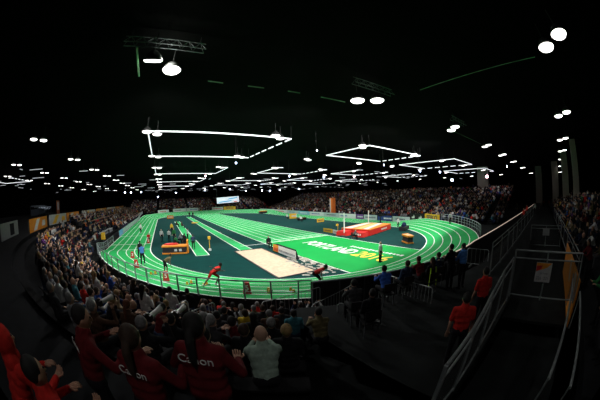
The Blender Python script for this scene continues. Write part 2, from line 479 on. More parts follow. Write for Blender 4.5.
        for sg in (1, -1):
            if s.sleeve == 'long': s.arm(mb, sg, .012)
            elif s.sleeve == 'short': mb.cap(s.sh[sg], s.sh[sg]+(s.el[sg]-s.sh[sg])*.7, .064, .060)
        out['shirt'] = remesh(mb, v, rt, 'shirt')
        mb = MB(); s.legs(mb, .013, full=not s.shorts)
        mb.cap(s.P-Vector((.075, 0, 0)), s.P+Vector((.075, 0, 0)), .122, .122)
        out['trousers'] = remesh(mb, v, rt, 'trousers')
        for sg, nm_ in ((1, 'shoes'), (-1, 'shoes2')): mb = MB(); s.feet(mb, .012, (sg,)); out[nm_] = remesh(mb, v, rt, 'shoe')
        if s.hair != 'bald':
            mb = MB(); s.hairg(mb); out['hair'] = remesh(mb, v, rt, 'hair')
        return out
def make_person(pose, loc, rz, label, shirt, trousers, skin, hair, group=None, shoes='black', fine=True, name='person', garment=('shirt', 'trousers', 'shoes')):
    ms = pose if isinstance(pose, dict) else pose.meshes(fine)
    t = empty(name, loc, rz, label, 'person', group)
    nm = dict(zip(('shirt', 'trousers', 'shoes'), garment)); nm['body'] = 'body'; nm['hair'] = 'hair'; nm['shoes'] = 'shoe'; nm['shoes2'] = 'shoe'
    sk = dict(SKINS)[skin]
    for k, me in ms.items():
        o = bpy.data.objects.new(nm.get(k, k), me); COL.objects.link(o); o.parent = t
        mm = {'body': [sk, M_eye, M_mouth], 'shirt': [PAL[shirt]], 'trousers': [PAL[trousers]], 'shoes': [PAL[shoes]], 'shoes2': [PAL[shoes]], 'hood': [PAL[shirt]], 'hair': [HAIRM.get(hair, HAIRM['black'])]}[k]
        while len(me.materials) < len(mm): me.materials.append(None)
        for i, x in enumerate(mm): o.material_slots[i].link = 'OBJECT'; o.material_slots[i].material = x
    return t
def joined(ms):                          # one mesh of a prototype, for people a few pixels tall
    mb = MB(); order = ['body', 'shirt', 'trousers', 'hair']
    for i, k in enumerate(order):
        if k not in ms: continue
        n0 = len(mb.bm.faces); mb.bm.from_mesh(ms[k]); mb.bm.faces.ensure_lookup_table()
        for j in range(n0, len(mb.bm.faces)): mb.bm.faces[j].material_index = i
    me0 = mb.mesh('person'); o = bpy.data.objects.new('tmp', me0); COL.objects.link(o)
    dc = o.modifiers.new('d', 'DECIMATE'); dc.ratio = .3
    for _ in order: me0.materials.append(M_black)
    bpy.context.view_layer.update()
    me = bpy.data.meshes.new_from_object(o.evaluated_get(bpy.context.evaluated_depsgraph_get())); me.name = 'person'
    bpy.data.objects.remove(o)
    me.polygons.foreach_set('use_smooth', [True]*len(me.polygons))
    return me

SIT = dict(thR=(.12, 1, -.05), shR=(.02, .12, -1))
HS = .52
P_sit = dict(hip=HS, lean=-4, uaR=(.18, .12, -1), faR=(-.25, 1, -.25), **SIT)
POSES = {
    'sitting upright': [Pose(**P_sit), Pose(**P_sit, female=True, hair='long', head=(4, 12, 0)), Pose(**P_sit, hair='bald', head=(0, -12, 0))],
    'leaning forward': [Pose(hip=HS, lean=32, uaR=(.1, .8, -.55), faR=(-.35, .5, -.1), **SIT), Pose(hip=HS, lean=25, female=True, hair='tail', uaR=(.1, .7, -.6), faR=(-.3, .5, .1), **SIT)],
    'raising a camera': [Pose(hip=HS, lean=3, uaR=(.45, .65, -.35), faR=(-.55, .35, 1), grip=.9, **SIT)],
    'clapping': [Pose(hip=HS, lean=2, uaR=(.35, .3, -1), faR=(-.75, .8, .45), sleeve='short', grip=.1, **SIT)],
    'standing': [Pose(hip=.92, lean=2), Pose(hip=.90, lean=4, female=True, hair='long', uaR=(.3, .2, -1), faR=(-.6, .6, .3))],
}
PM = {k: [p.meshes() for p in v] for k, v in POSES.items()}
PJ = {k: [joined(m_) for m_ in v] for k, v in PM.items()}
HAIRK = {k: [p.hair for p in v] for k, v in POSES.items()}
SHIRTS = [('black', 46), ('charcoal', 17), ('navy', 13), ('maroon', 6), ('red', 4), ('white', 11), ('light grey', 7), ('olive', 5), ('blue', 2), ('beige', 6), ('yellow', 1), ('green', 1), ('teal', 2), ('purple', 1), ('orange', 1), ('brown', 6)]
SN, SWt = zip(*SHIRTS)
def face_rz(dx, dy): return math.atan2(-dx, dy)

# named spectators near the camera: (head-top pixel, ...) -> seat
taken = []
def off_of(p):
    x, y = p[0], p[1]
    if y < -H2: return math.hypot(x, y+H2)-TR-TW
    return abs(x)-TR-TW
def seat_at(px, py, hh, snap=True):
    best = None
    for k in range(NROW-1):
        q = G(px, py, RISE*(k+1)+hh); oo = 1+ROWD*k+.5
        if q.y < -H2: a = math.atan2(q.y+H2, q.x); s_ = Vector(((TR+TW+oo)*math.cos(a), -H2+(TR+TW+oo)*math.sin(a), RISE*(k+1)))
        else: s_ = Vector((-(TR+TW+oo), q.y, RISE*(k+1)))
        X, Y = PX(s_+Vector((0, 0, hh))); e = math.hypot(X-px, Y-py)
        for r_ in taken:
            dd = (s_-r_).length
            if dd < .5: e += (.5-dd)*300
        if (s_-CAM).length > 16: e += 50
        if best is None or e < best[0]: best = (e, s_)
    return best[1]
def field_dir(p):
    if p.y < -H2: v = Vector((-p.x, -H2-p.y, 0)); return v.normalized()
    return Vector((1, 0, 0))
GV = 'spectators in the stands'
def special(px, py, hh, pose, label, shirt, trousers, skin, hair, turn=0, group=GV, snap=True, z=None, loc=None, garment=('shirt', 'trousers', 'shoes')):
    p = loc if loc is not None else seat_at(px, py, hh, snap)
    p = Vector(p)
    if z is not None: p.z = z
    taken.append(p.copy()); d = field_dir(p)
    return make_person(pose, p, face_rz(d.x, d.y)+math.radians(turn), label, shirt, trousers, skin, hair, group, garment=garment)
def on_back(person, txt, size, hip, lean, h, mt=M_white, width=None, label='white lettering'):
    d = fwd(lean); nb = Vector((0, -1, 0)); nb = Vector((0, -d.z, d.y)).normalized()
    c = Vector((0, 0, hip))+d*h+nb*.128
    o = text_obj('lettering', txt, size, mt, frame_matrix(c, (1, 0, 0), d), person, depth=.002, width=width)
    return o
def camera_in_hands(p, white, label):
    """photographer's camera held at the face of a seated or standing person"""
    rz = p.rotation_euler.z; M = Matrix.Rotation(rz, 4, 'Z')
    hz = p.get('eye', 1.20); loc = p.location+M.to_3x3() @ Vector((0, .22, hz))
    t = empty('camera', loc, rz, label, 'camera', 'cameras held by the photographers')
    f = MB(); f.box((0, 0, 0), (.14, .07, .10)); f.box((0, 0, .06), (.06, .06, .04), taper=.7); f.build('camera_body', M_lens, t)
    f = MB(); L = .34 if white else .12; r = .055 if white else .038
    f.tube([(0, .03, 0), (0, .03+L*.6, 0), (0, .03+L, 0)], [r*.75, r*.8, r], 14); f.build('lens', M_wlens if white else M_lens, t)
    f = MB(); f.tube([(0, .03+L, 0), (0, .07+L, 0)], [r*1.05, r*1.12], 14, cap=False); f.build('lens_hood', M_lens, t)

def stand_at(px, py, h): q = G(px, py, PLAT+h); q.z = PLAT; return q
womA = Pose(hip=.90, lean=3, female=True, hair='tail', build=1.1, uaR=(.55, .15, -.9), faR=(-.3, .9, -.1))
pw = special(0, 0, 0, womA, 'woman with black ponytail in maroon shirt with white lettering, back to the camera', 'maroon', 'black', 'tan', 'black', loc=stand_at(190, 314, 1.70))
on_back(pw, 'Canon', .115, .90, 3, .42, width=.30)
pw = special(0, 0, 0, Pose(hip=.84, lean=6, female=True, hair='tail', uaR=(.5, .3, -.8), faR=(-.3, .9, .2), head=(0, 10, 0)), 'person with brown ponytail in maroon lettered shirt at the lower left', 'maroon', 'black', 'fair', 'brown', loc=stand_at(122, 327, 1.64))
on_back(pw, 'Canon', .11, .84, 6, .40, width=.28)
pw = special(0, 0, 0, Pose(hip=.88, lean=12, uaR=(.5, .5, -.7), faR=(-.4, .7, .3), head=(5, -15, 0)), 'dark haired person in maroon lettered shirt beside the left walkway', 'maroon', 'black', 'tan', 'black', turn=-25, loc=stand_at(66, 308, 1.66))
on_back(pw, 'Canon', .10, .88, 12, .40, width=.26)
sp = [
 (322, 314, 'leaning forward', 'person with short dark hair in olive shirt sitting alone by the dark deck', 'olive', 'black', 'tan', 'black', 'short', 8),
 (286, 322, 'sitting upright', 'blond haired person in black top beside the person in olive', 'black', 'black', 'fair', 'blond', 'short', 0),
 (271, 316, 'sitting upright', 'grey haired person in black jacket, near middle of the lower stand', 'black', 'charcoal', 'fair', 'grey', 'short', 0),
 (262, 336, 'leaning forward', 'bald person in pale green shirt, low in the middle foreground', 'pale green', 'black', 'fair', 'black', 'bald', 10),
 (240, 333, 'sitting upright', 'brown haired person in black shirt right of the lettered maroon shirt', 'black', 'black', 'fair', 'brown', 'short', -8),
 (232, 315, 'sitting upright', 'dark haired person in maroon top beneath the grey hooded one', 'maroon', 'black', 'tan', 'black', 'short', 0),
 (215, 312, 'sitting upright', 'black haired person in charcoal coat beside a maroon top', 'charcoal', 'black', 'tan', 'black', 'short', 5),
 (239, 308, 'leaning forward', 'person in light grey hooded top bending towards the near fence', 'light grey', 'denim', 'fair', 'grey', 'short', 0),
 (257, 302, 'leaning forward', 'grey haired person in red vest over white sleeves', 'red', 'black', 'fair', 'grey', 'short', 0),
 (313, 292, 'raising a camera', 'person in white shirt with both arms raised at the barrier', 'white', 'black', 'tan', 'black', 'short', 10),
 (94, 288, 'raising a camera', 'person in bright blue jacket raising a camera in the left stand', 'blue', 'denim', 'fair', 'brown', 'short', -5),
 (86, 290, 'leaning forward', 'person in white jacket beside the bright blue jacket', 'white', 'black', 'fair', 'brown', 'short', -5),
 (70, 292, 'sitting upright', 'grey haired person in light grey sweater, left stand', 'light grey', 'black', 'fair', 'grey', 'short', 0),
 (60, 289, 'sitting upright', 'brown haired person in red top near the left walkway', 'red', 'black', 'fair', 'brown', 'short', 0),
 (29, 288, 'sitting upright', 'grey haired person in charcoal top nearest the left walkway', 'charcoal', 'black', 'fair', 'grey', 'short', 0),
]
def variant(kind, hair):
    base = {'sitting upright': P_sit, 'leaning forward': dict(hip=HS, lean=24, uaR=(.15, .7, -.6), faR=(-.3, .6, .1), **SIT),
            'raising a camera': dict(hip=HS, lean=3, uaR=(.45, .65, -.25), faR=(-.5, .4, 1), grip=.9, **SIT)}[kind]
    return Pose(**base, hair=hair)
CACHE = {}
for px, py, kind, lab, sh, tr, sk, ha, hk, turn in sp:
    if (kind, hk) not in CACHE: CACHE[(kind, hk)] = variant(kind, hk).meshes(True)
    special(px, py, 1.31 if kind != 'leaning forward' else 1.24, CACHE[(kind, hk)], lab, sh, tr, sk, ha, turn)
ph = dict(CACHE)
for i, (px, py, sh, lab, cl, white) in enumerate(((140, 316, 'black', 'photographer in black with a long white lens, left of the woman with the ponytail', 'camera with long white lens, left of the black ponytail', 1),
                                              (171, 312, 'black', 'photographer in black aiming a white lens up by the barrier', 'camera with white lens just above the black ponytail', 1),
                                              (78, 306, 'brown', 'photographer in brown aiming a white lens near the left walkway', 'camera with white lens near the left walkway', 1),
                                              (300, 300, 'navy', 'photographer in navy near the black board end', 'black camera held near the end of the black board', 0))):
    p = special(px, py, 1.31, CACHE[('raising a camera', 'short')], lab, sh, 'black', 'tan', ['grey', 'black', 'grey', 'brown'][i], 0)
    camera_in_hands(p, white, cl)

# people in red by the bottom left corner, beyond the walkway
rp = Pose(hip=.92, lean=26, build=1.15, uaR=(.25, .5, -.8), faR=(-.4, .8, .1), head=(-15, 0, 0), hair='bald'); redh = rp.meshes(True)
hb = MB(); hb.ball(rp.H+rp.HM @ Vector((0, -.03, .01)), .135, 12, sc=(.95, .95, 1.15), M=rp.HM); hb.cap(rp.N-Vector((.06, .05, 0)), rp.N+Vector((.06, -.05, 0)), .10, .10); redh['hood'] = remesh(hb, .013, .5, 'hood')
def deck_z(p): return PLAT
pA = G(12, 343, PLAT+1.56)+Vector((-.28, -.12, 0)); pA.z = PLAT
tA = make_person(redh, pA, math.radians(-38), 'person in red hooded top seen from behind at the lower left edge', 'red', 'black', 'tan', 'black', GV)
pB = G(19, 359, PLAT+.12+1.50); pB.z = PLAT+.12
make_person(Pose(hip=.70, lean=8, build=1.15, uaR=(.4, .3, -.8), faR=(-.4, .8, .2), hair='short').meshes(True), pB, math.radians(-35), 'dark haired person in red shirt in the bottom left corner', 'red', 'black', 'tan', 'black', GV)
f = MB(); f.box((0, 0, .06), (.7, .7, .118)); tag(f.build('step_box', PAL['charcoal'], loc=(pB.x, pB.y, PLAT)), 'low dark step under the person in the bottom left corner', 'step')
taken += [pA, pB]

# row at the barrier on the right of the near bend
def deck_spot(px, py, hz, base): 
    p = G(px, py, base+hz); p.z = base; return p
row = [(372, 288, 'sitting upright', 'black', 'person in black sitting at the barrier beside a white bag', 'black', 'short'),
       (357, 283, 'leaning forward', 'charcoal', 'person in charcoal jacket nearest the low grey barricade', 'black', 'short'),
       (388, 268, 'leaning forward', 'blue', 'person in royal blue jacket with white stripe leaning on the rail', 'black', 'short'),
       (407, 260, 'sitting upright', 'denim', 'person in denim blue shirt sitting behind the steel barricade', 'brown', 'short'),
       (423, 258, 'leaning forward', 'maroon', 'person in maroon top at the rail behind the denim shirt', 'brown', 'short'),
       (432, 257, 'sitting upright', 'black', 'long haired person in black left of the lime straps', 'brown', 'long'),
       (438, 252, 'sitting upright', 'denim', 'short haired person in dark blue right of the long hair', 'black', 'short'),
       (444, 248, 'leaning forward', 'maroon', 'brown haired person in maroon between two dark jackets', 'brown', 'short'),
       (453, 244, 'standing', 'black', 'person in black cap and black jacket at the rail', 'black', 'short'),
       (465, 243, 'standing', 'sky blue', 'person in bright blue hooded jacket at the end of the row', 'black', 'short')]
lime_spot = None
for px, py, kind, sh, lab, ha, hk in row:
    hh = {'standing': 1.72, 'sitting upright': 1.31, 'leaning forward': 1.24}[kind]
    base = DECK; p = G(px, py, base+hh)
    if off_of(p) < 2.75: base = 1.35; p = G(px, py, base+hh)
    p.z = base
    if off_of(p) < 1.1: p = p-field_dir(p)*(1.1-off_of(p))
    if (kind, hk) not in CACHE:
        CACHE[(kind, hk)] = (Pose(hip=.92, lean=6, uaR=(.2, .5, -.9), faR=(-.2, 1, -.1)) if kind == 'standing' else Pose(**P_sit, hair=hk, female=(hk == 'long'))).meshes(True)
    d = field_dir(p)
    t = make_person(CACHE[(kind, hk)], p, face_rz(d.x, d.y), lab, sh, 'black', 'fair', ha, GV)
    taken.append(p.copy())
    if kind != 'standing':
        st_ = empty('folding_chair', p, face_rz(d.x, d.y), 'dark folding chair under the '+lab.replace('person', 'one', 1)[:200], 'chair', 'folding chairs along the near rail')
        st_['label'] = ' '.join(st_['label'].split()[:16])
        f = MB(); f.box((0, 0, .40), (.42, .40, .03)); f.build('seat', M_lens, st_)
        for x, y in ((-.18, -.17), (.18, -.17), (-.18, .17), (.18, .17)):
            f = MB(); f.box((x, y, .19), (.03, .03, .38)); f.build('leg', M_dsteel, st_)
        f = MB(); f.box((0, -.22, .66), (.42, .02, .24)); f.box((-.2, -.21, .47), (.02, .02, .2)); f.box((.2, -.21, .47), (.02, .02, .2)); f.build('backrest', M_lens, st_)
    if sh == 'black' and hk == 'long':
        lime_spot = (p.copy(), d.copy())
        for sx, nm in ((.14, 1), (-.14, 1)):
            f = MB(); f.tube([(sx*.9, -.12, HS+.44), (sx, -.155, HS+.2), (sx*1.2, -.16, HS-.05), (sx*1.3, -.16, HS-.25)], .03, 6)
            o = f.build('lime_strap', PAL['lime'], t); o['label'] = 'lime reflective strap'

# guard in red by the stair rail, leaning people right of the stairwell
pg = G(468, 293, DECK+1.72+.0); pg.z = DECK+.01
make_person(Pose(hip=.92, lean=2, sleeve='short', uaR=(.2, .05, -1), faR=(.0, .3, -1)).meshes(True), pg, math.radians(-60), 'guard in red short sleeved shirt standing by the stair rail', 'red', 'black', 'tan', 'black', 'staff in red')
taken.append(pg)
pg = G(487, 268, DECK+1.70); pg.z = DECK+.01
make_person(Pose(hip=.92, lean=2, sleeve='short').meshes(False), pg, math.radians(-40), 'guard in red behind the one at the stair rail', 'red', 'black', 'tan', 'black', 'staff in red')
lean_rail = Pose(hip=.92, lean=22, uaR=(.1, .7, -.7), faR=(-.25, .8, .25), hair='short').meshes(True)
lean_long = Pose(hip=.92, lean=20, uaR=(.1, .7, -.7), faR=(-.25, .8, .25), hair='bald').meshes(True)
R1 = [(586, 375, 2.2, 'person in black with a wrist band gripping the lower handrail', 'black', 0), (592, 318, 2.2, 'person in dark brown top leaning over the handrail', 'brown', 0),
      (592, 285, 2.2, 'person in green top with hands on the handrail', 'green', 0), (590, 240, 2.2, 'person in maroon shirt leaning on the gate end', 'maroon', 0),
      (586, 230, 2.2, 'bald person behind the maroon shirt at the gate end', 'charcoal', 1), (577, 225, 2.2, 'second bald person further along the right rail', 'navy', 1),
      (572, 216, 2.2, 'person in charcoal further along the right rail', 'charcoal', 0), (569, 208, 2.2, 'person in beige near the far end of the right rail', 'beige', 0)]
xs = [-13.6, -11.6, -9.9, -6.6, -5.0, -3.6, -1.8, .6]
for (px, py, bz, lab, sh, bald), x in zip(R1, xs):
    p = Vector((x, -56.45, 2.2))
    make_person(lean_long if bald else lean_rail, p, math.radians(20), lab, sh, 'black', 'tan' if not bald else 'fair', 'black', 'people leaning on the right rail')
    taken.append(p)
# red staff far along the walkway
stand_m = PM['standing'][0]
for px, py, lab in ((527, 205, 'steward in orange red leaning on the walkway fence'), (524, 208, 'second steward in orange red beside the walkway fence'), (544, 200, 'left one of two stewards in orange red at the walkway end'), (549, 200, 'right one of two stewards in orange red at the walkway end')):
    p = G(px, py, DECK+1.7); p.z = DECK+.01
    if p.y < -52.9: p = G(px, py, 3.31); p.z = 1.605
    make_person(stand_m, p, math.radians(40), lab, 'red', 'black', 'tan', 'black', 'stewards in red')
for px, py, sh, lab in ((535, 203, 'white', 'person in white shirt on the far walkway'), (517, 203, 'black', 'person in black far along the walkway fence')):
    p = G(px, py, DECK+1.7); p.z = DECK+.01
    if p.y < -52.9: p = G(px, py, 3.31); p.z = 1.605
    make_person(stand_m, p, math.radians(60), lab, sh, 'black', 'fair', 'brown', 'people on the far walkway')

# ---------------- crowd seats
seats = []        # (pos, dir, area, row)
for k in range(NROW-1):
    o = 1+ROWD*k+.5; P = west_path(o); acc = 0
    for i in range(len(P)-1):
        a, b = Vector((*P[i], 0)), Vector((*P[i+1], 0)); L = (b-a).length; t = .3-acc if acc else .3
        t = (.62-acc) if acc > 0 else .3
        while t < L:
            p = a+(b-a)*(t/L); p.z = RISE*(k+1)
            seats.append((p, field_dir(p), 'w', k)); t += .62
        acc = L-(t-.62)
def ok_west(p, k):
    ang = math.degrees(math.atan2(p.y+H2, p.x)) % 360
    o = TR+TW
    if p.y < -H2 and ang > 241.4: return False
    offs = 1+ROWD*k+.5
    if p.y < -20 and 180 <= ang <= 226 or (p.y >= -H2 and p.y < -20): 
        if offs > 6.4: return False
    if p.y < -H2 and ang > 226 and offs > 6.6+(ang-226)*.13: return False
    if -21.5 < p.y < -18 or 6 < p.y < 8: return False          # stair aisles
    if -19 < p.y < -7 and k < 2: return False                  # camera desks stand there
    return True
cand = []
for p, d, a, k in seats:
    if not ok_west(p, k): continue
    if (p+Vector((0, 0, 1.2))-CAM).length < 1.9: continue
    if any(math.hypot(p.x-q.x, p.y-q.y) < .62 for q in taken): continue
    if random.random() < .05: continue
    cand.append((p, d, a, k))
for k in range(EROW):
    for i in range(150):
        if random.random() < .12: continue
        y = 47-i*.62
        if k < 14 and (i % 24) in (0, 1): continue
        cand.append((Vector((28.2+ED*k+.45, y+random.uniform(-.08, .08), ER*(k+1))), Vector((-1, 0, 0)), 'e', k))
for k in range(20):
    for i in range(105):
        if random.random() < .15 or (i % 22) in (0, 1): continue
        cand.append((Vector((-33+.62*i, 51+ED*k+.45, ER*(k+1))), Vector((0, -1, 0)), 'n', k))
for k in range(7):
    for i in range(64):
        if random.random() < .2: continue
        x = -13+i*.95
        if k == 0 and x < 2: continue
        if any(abs(x-a_) < 1.6 and abs(-56.45-k*.9-b_) < 1.6 for a_, b_ in ((40, -60), (28, -61), (60, -58.5))): continue
        cand.append((Vector((x, -56.45-k*.9, 2.2+.3*k)), Vector((-.2, 1, 0)).normalized(), 's', k))
vis = []
for c in cand:
    q = c[0]+Vector((0, 0, 1.0)); X, Y = PX(q)
    v = (q-CAM)
    inside = -5 < X < 605 and -5 < Y < 405 and v.dot(Fv) > -.2*v.length
    vis.append((v.length if inside else 999, c))
vis.sort(key=lambda t: t[0])
NIND = 245
used = set(); rown = ['front', 'second', 'third', 'fourth', 'fifth', 'sixth', 'seventh', 'rear', 'ninth', 'tenth']
def region(p, a):
    if a == 's': return 'beyond the right stairwell'
    if a == 'e': return 'of east stand'
    if a == 'n': return 'of north stand'
    if p.y > -6: return 'of far west stand'
    if p.y > -18: return 'of west stand by camera desks'
    if p.y > -H2-1: return 'of west stand by finish line'
    ang = math.degrees(math.atan2(p.y+H2, p.x)) % 360
    return 'of left bend' if ang < 205 else 'of near left bend' if ang < 222 else 'of near bend' if ang < 235 else 'of nearest block'
def put(dist, c):
    p, d, a, k = c; prev = put.prev
    for _ in range(60):
        kind = random.choices(['sitting upright', 'leaning forward', 'raising a camera', 'clapping', 'standing'], [48, 22, 12, 6, 12 if dist > 8 else 2])[0]
        vi = random.randrange(len(PM[kind])); hk = HAIRK[kind][vi]
        sh = random.choices(SN, SWt)[0]; ha = random.choices(['black', 'brown', 'blond', 'grey', 'red'], [40, 30, 12, 14, 3])[0]
        hs = 'bald' if hk == 'bald' else ('long %s haired' % ha if hk in ('long', 'tail') else 'short %s haired' % ha)
        lab = '%s person in %s top %s, %s row %s' % (hs, sh, kind, rown[k] if k < 10 else 'upper', region(p, a))
        if lab not in used and len(lab.split()) <= 16: break
    used.add(lab); put.prev = sh
    sk = random.choices(['fair', 'tan', 'dark'], [55, 30, 15])[0]; tr = random.choice(['black', 'denim', 'charcoal', 'navy', 'grey'])
    rz = face_rz(d.x, d.y)+math.radians(random.uniform(-16, 16)); q = p+Vector((0, 0, .005))
    if dist < 13.5:
        make_person(PM[kind][vi], q, rz, lab, sh, tr, sk, ha, GV, shoes='black')
    else:
        me = PJ[kind][vi]; o = bpy.data.objects.new('person', me); COL.objects.link(o); o.location = q; o.rotation_euler.z = rz
        for i, x in enumerate([dict(SKINS)[sk], PAL[sh], PAL[tr], HAIRM[ha]]):
            if i < len(o.material_slots): o.material_slots[i].link = 'OBJECT'; o.material_slots[i].material = x
        tag(o, lab, 'person', GV)
put.prev = 'black'
for dist, c in vis[:NIND]: put(dist, c)

# the rest of the crowd
def lowpoly(standing):
    mb = MB(); h = .92 if standing else HS
    mb.ball((0, .0, h+.66), .105, 6, mi=0, sc=(.85, .95, 1.15)); mb.ball((0, -.03, h+.70), .105, 6, mi=1, sc=(.92, .95, 1.0))
    mb.box((0, 0, h+.26), (.34, .22, .56), mi=2, taper=1.15)
    for s_ in (1, -1):
        if standing: mb.box((s_*.09, 0, .46), (.15, .17, .92), mi=3); mb.tube([(s_*.23, 0, h+.47), (s_*.26, .05, h+.2), (s_*.2, .15, h-.02)], .05, 4, mi=2)
        else:
            mb.box((s_*.10, .2, h), (.16, .46, .15), mi=3); mb.box((s_*.10, .42, h/2), (.12, .12, h), mi=3)
            mb.tube([(s_*.22, 0, h+.47), (s_*.26, .08, h+.2), (s_*.1, .3, h+.14)], .05, 4, mi=2)
    me = mb.mesh('lp'); me.calc_loop_triangles()
    v = np.empty(len(me.vertices)*3); me.vertices.foreach_get('co', v)
    return v.reshape(-1, 3), [tuple(p.vertices) for p in me.polygons], [p.material_index for p in me.polygons]
LP = [lowpoly(False), lowpoly(True)]
cm = [s_[1] for s_ in SKINS]+[HAIRM[k] for k in ('black', 'brown', 'blond', 'grey')]+[PAL[n_] for n_ in SN]
def crowd_mesh(name, cs, label):
    V = []; LV = []; LS = []; LT = []; MI = []; nv = 0; nl = 0
    for p, d, a, k in cs:
        t = 1 if random.random() < .12 else 0; v, fs, mi = LP[t]
        rz = face_rz(d.x, d.y)+random.uniform(-.35, .35); c_, s_ = math.cos(rz), math.sin(rz); sc = random.uniform(.94, 1.05)
        R_ = np.array([[c_, s_, 0], [-s_, c_, 0], [0, 0, 1]])*sc
        V.append(v @ R_+np.array(p)); 
        pal = {0: random.choices([0, 1, 2], [55, 30, 15])[0], 1: 3+random.choices([0, 1, 2, 3], [40, 35, 12, 13])[0], 2: 7+random.choices(range(len(SN)), SWt)[0], 3: 7+random.choice([0, 1, 2])}
        for f_, m_ in zip(fs, mi):
            LV.extend([x+nv for x in f_]); LS.append(nl); LT.append(len(f_)); nl += len(f_); MI.append(pal[m_])
        nv += len(v)
    me = bpy.data.meshes.new(name); V = np.concatenate(V)
    me.vertices.add(nv); me.vertices.foreach_set('co', V.ravel()); me.loops.add(nl); me.loops.foreach_set('vertex_index', LV)
    me.polygons.add(len(LS)); me.polygons.foreach_set('loop_start', LS); me.polygons.foreach_set('loop_total', LT)
    for x in cm: me.materials.append(x)
    me.polygons.foreach_set('material_index', MI); me.update(calc_edges=True); me.validate()
    o = bpy.data.objects.new(name, me); COL.objects.link(o)
    return tag(o, label, 'crowd', kind='stuff')
rest = [c for dist, c in vis[NIND:] if dist < 900 or c[2] != 's']
for ar, lab in (('w', 'far crowd in the west stand along the left straight'), ('e', 'crowd of small spectators filling the east stand on the right'), ('n', 'crowd of small spectators beyond the far bend'), ('s', 'dim crowd at the right edge beyond the walkway')):
    cs = [c for c in rest if c[2] == ar]
    if cs: crowd_mesh('crowd', cs, lab)
# ------------------------------------------------------------------ fences and boards round the track
def pts3(a0, a1, off, dz, n): 
    out = []
    for i in range(n+1):
        x, y = outer_pt(a0+(a1-a0)*i/n, TW+off); out.append(Vector((x, y, bank(y, TW)+dz)))
    return out
FENCE_END = 243.4
t = empty('track_fence', (*outer_pt(180, TW+.12), 0), 0, 'low grey steel rail fence with clear panels round the near bend', 'fence')
O = Vector(t.location)
P = [Vector((-(TR+TW+.12), y, bank(y, TW)+.0)) for y in (-17.5, -19.5, -21.5)]+pts3(180, FENCE_END, .12, 0, 48)
up = Vector((0, 0, .92)); lo = Vector((0, 0, .42))
f = MB(); f.tube([p-O+up for p in P], .032, 6); f.build('top_rail', M_steel, t)
f = MB(); f.tube([p-O+lo for p in P], .018, 6); f.build('lower_rail', M_steel, t)
for i in range(0, len(P), 2):
    p = P[i]-O; f = MB(); f.box(p+Vector((0, 0, .46-p.z*0-.0)), (.06, .06, .92), rz=math.atan2(P[i].y+H2, P[i].x)); f.build('post', M_steel, t)
M_glass = mat('clear_panel', (.75, .85, .82), .15, alpha=.10, var=.02)
f = MB()
for a, b in zip(P[:-1], P[1:]): f.quad([a-O+Vector((0, 0, .06)), b-O+Vector((0, 0, .06)), b-O+up, a-O+up])
f.build('clear_panel', M_glass, t)
# black board wall from there round the bend and straight on to the east
xa, ya = outer_pt(FENCE_END, TW+.15)
t = empty('board_wall', (xa, ya, 0), 0, 'long black backed advertising board wall with pale lit top edge at right', 'board'); O = Vector((xa, ya, 0))
Pw = [Vector((*outer_pt(a, TW+.15), 0)) for a in np.linspace(FENCE_END, 274, 24)]; ex, ey = Pw[-1].x, Pw[-1].y
Pw += [Vector((ex+(59-ex)*i/10, ey-(2.6)*i/10, 0)) for i in range(1, 11)]
def ztop(i): return 1.95 if i < 24 else 1.95+.02*(i-23)
f = MB(); th = .12
for i in range(len(Pw)-1):
    a, b = Pw[i]-O, Pw[i+1]-O; nn = Vector((-(b-a).y, (b-a).x, 0)).normalized()*th
    za, zb = Vector((0, 0, ztop(i))), Vector((0, 0, ztop(i+1)))
    f.quad([a, b, b+zb, a+za]); f.quad([a+nn, b+nn, b+nn+zb, a+nn+za]); f.quad([a+za, b+zb, b+nn+zb, a+nn+za])
f.quad([Pw[0]-O, Pw[0]-O+nn, Pw[0]-O+nn+Vector((0, 0, 1.95)), Pw[0]-O+Vector((0, 0, 1.95))])
f.build('board_panel', M_black, t)
M_edge = mat('lit_board_edge', (.80, .62, .50), .5, emis=.55)
f = MB(); f.tube([p-O+Vector((0, .05, ztop(i)+.02)) for i, p in enumerate(Pw) if i >= 14], .045, 6); f.build('lit_top_edge', M_edge, t)
f = MB(); f.tube([p-O+Vector((0, -.03, 1.98)) for i, p in enumerate(Pw) if i <= 14], .04, 6); f.build('top_rail', M_steel, t)
for i in range(0, 15, 2):
    f = MB(); f.box(Pw[i]-O+Vector((0, -.06, .98)), (.05, .05, 1.96)); f.build('post', M_dsteel, t)

# far-right bend fence (white curved rail) and dark base
t = empty('bend_fence', (*outer_pt(360, TW+.2), 0), 0, 'pale curved rail fence with posts round the far right bend', 'fence'); O = Vector(t.location)
P = pts3(330.5, 292, .25, 0, 30)
for h in (1.05, .7, .35):
    f = MB(); f.tube([p-O+Vector((0, 0, h)) for p in P], .035 if h > 1 else .022, 6); f.build('rail', M_steel, t)
for i in range(0, 31, 2): 
    f = MB(); f.box(P[i]-O+Vector((0, 0, .52)), (.07, .07, 1.05)); f.build('post', M_steel, t)
f = MB()
for a, b in zip(P[:-1], P[1:]): f.quad([Vector((a.x, a.y, 0))-O, Vector((b.x, b.y, 0))-O, b-O+Vector((0, 0, .05)), a-O+Vector((0, 0, .05))])
f.build('skirt', M_black, t)
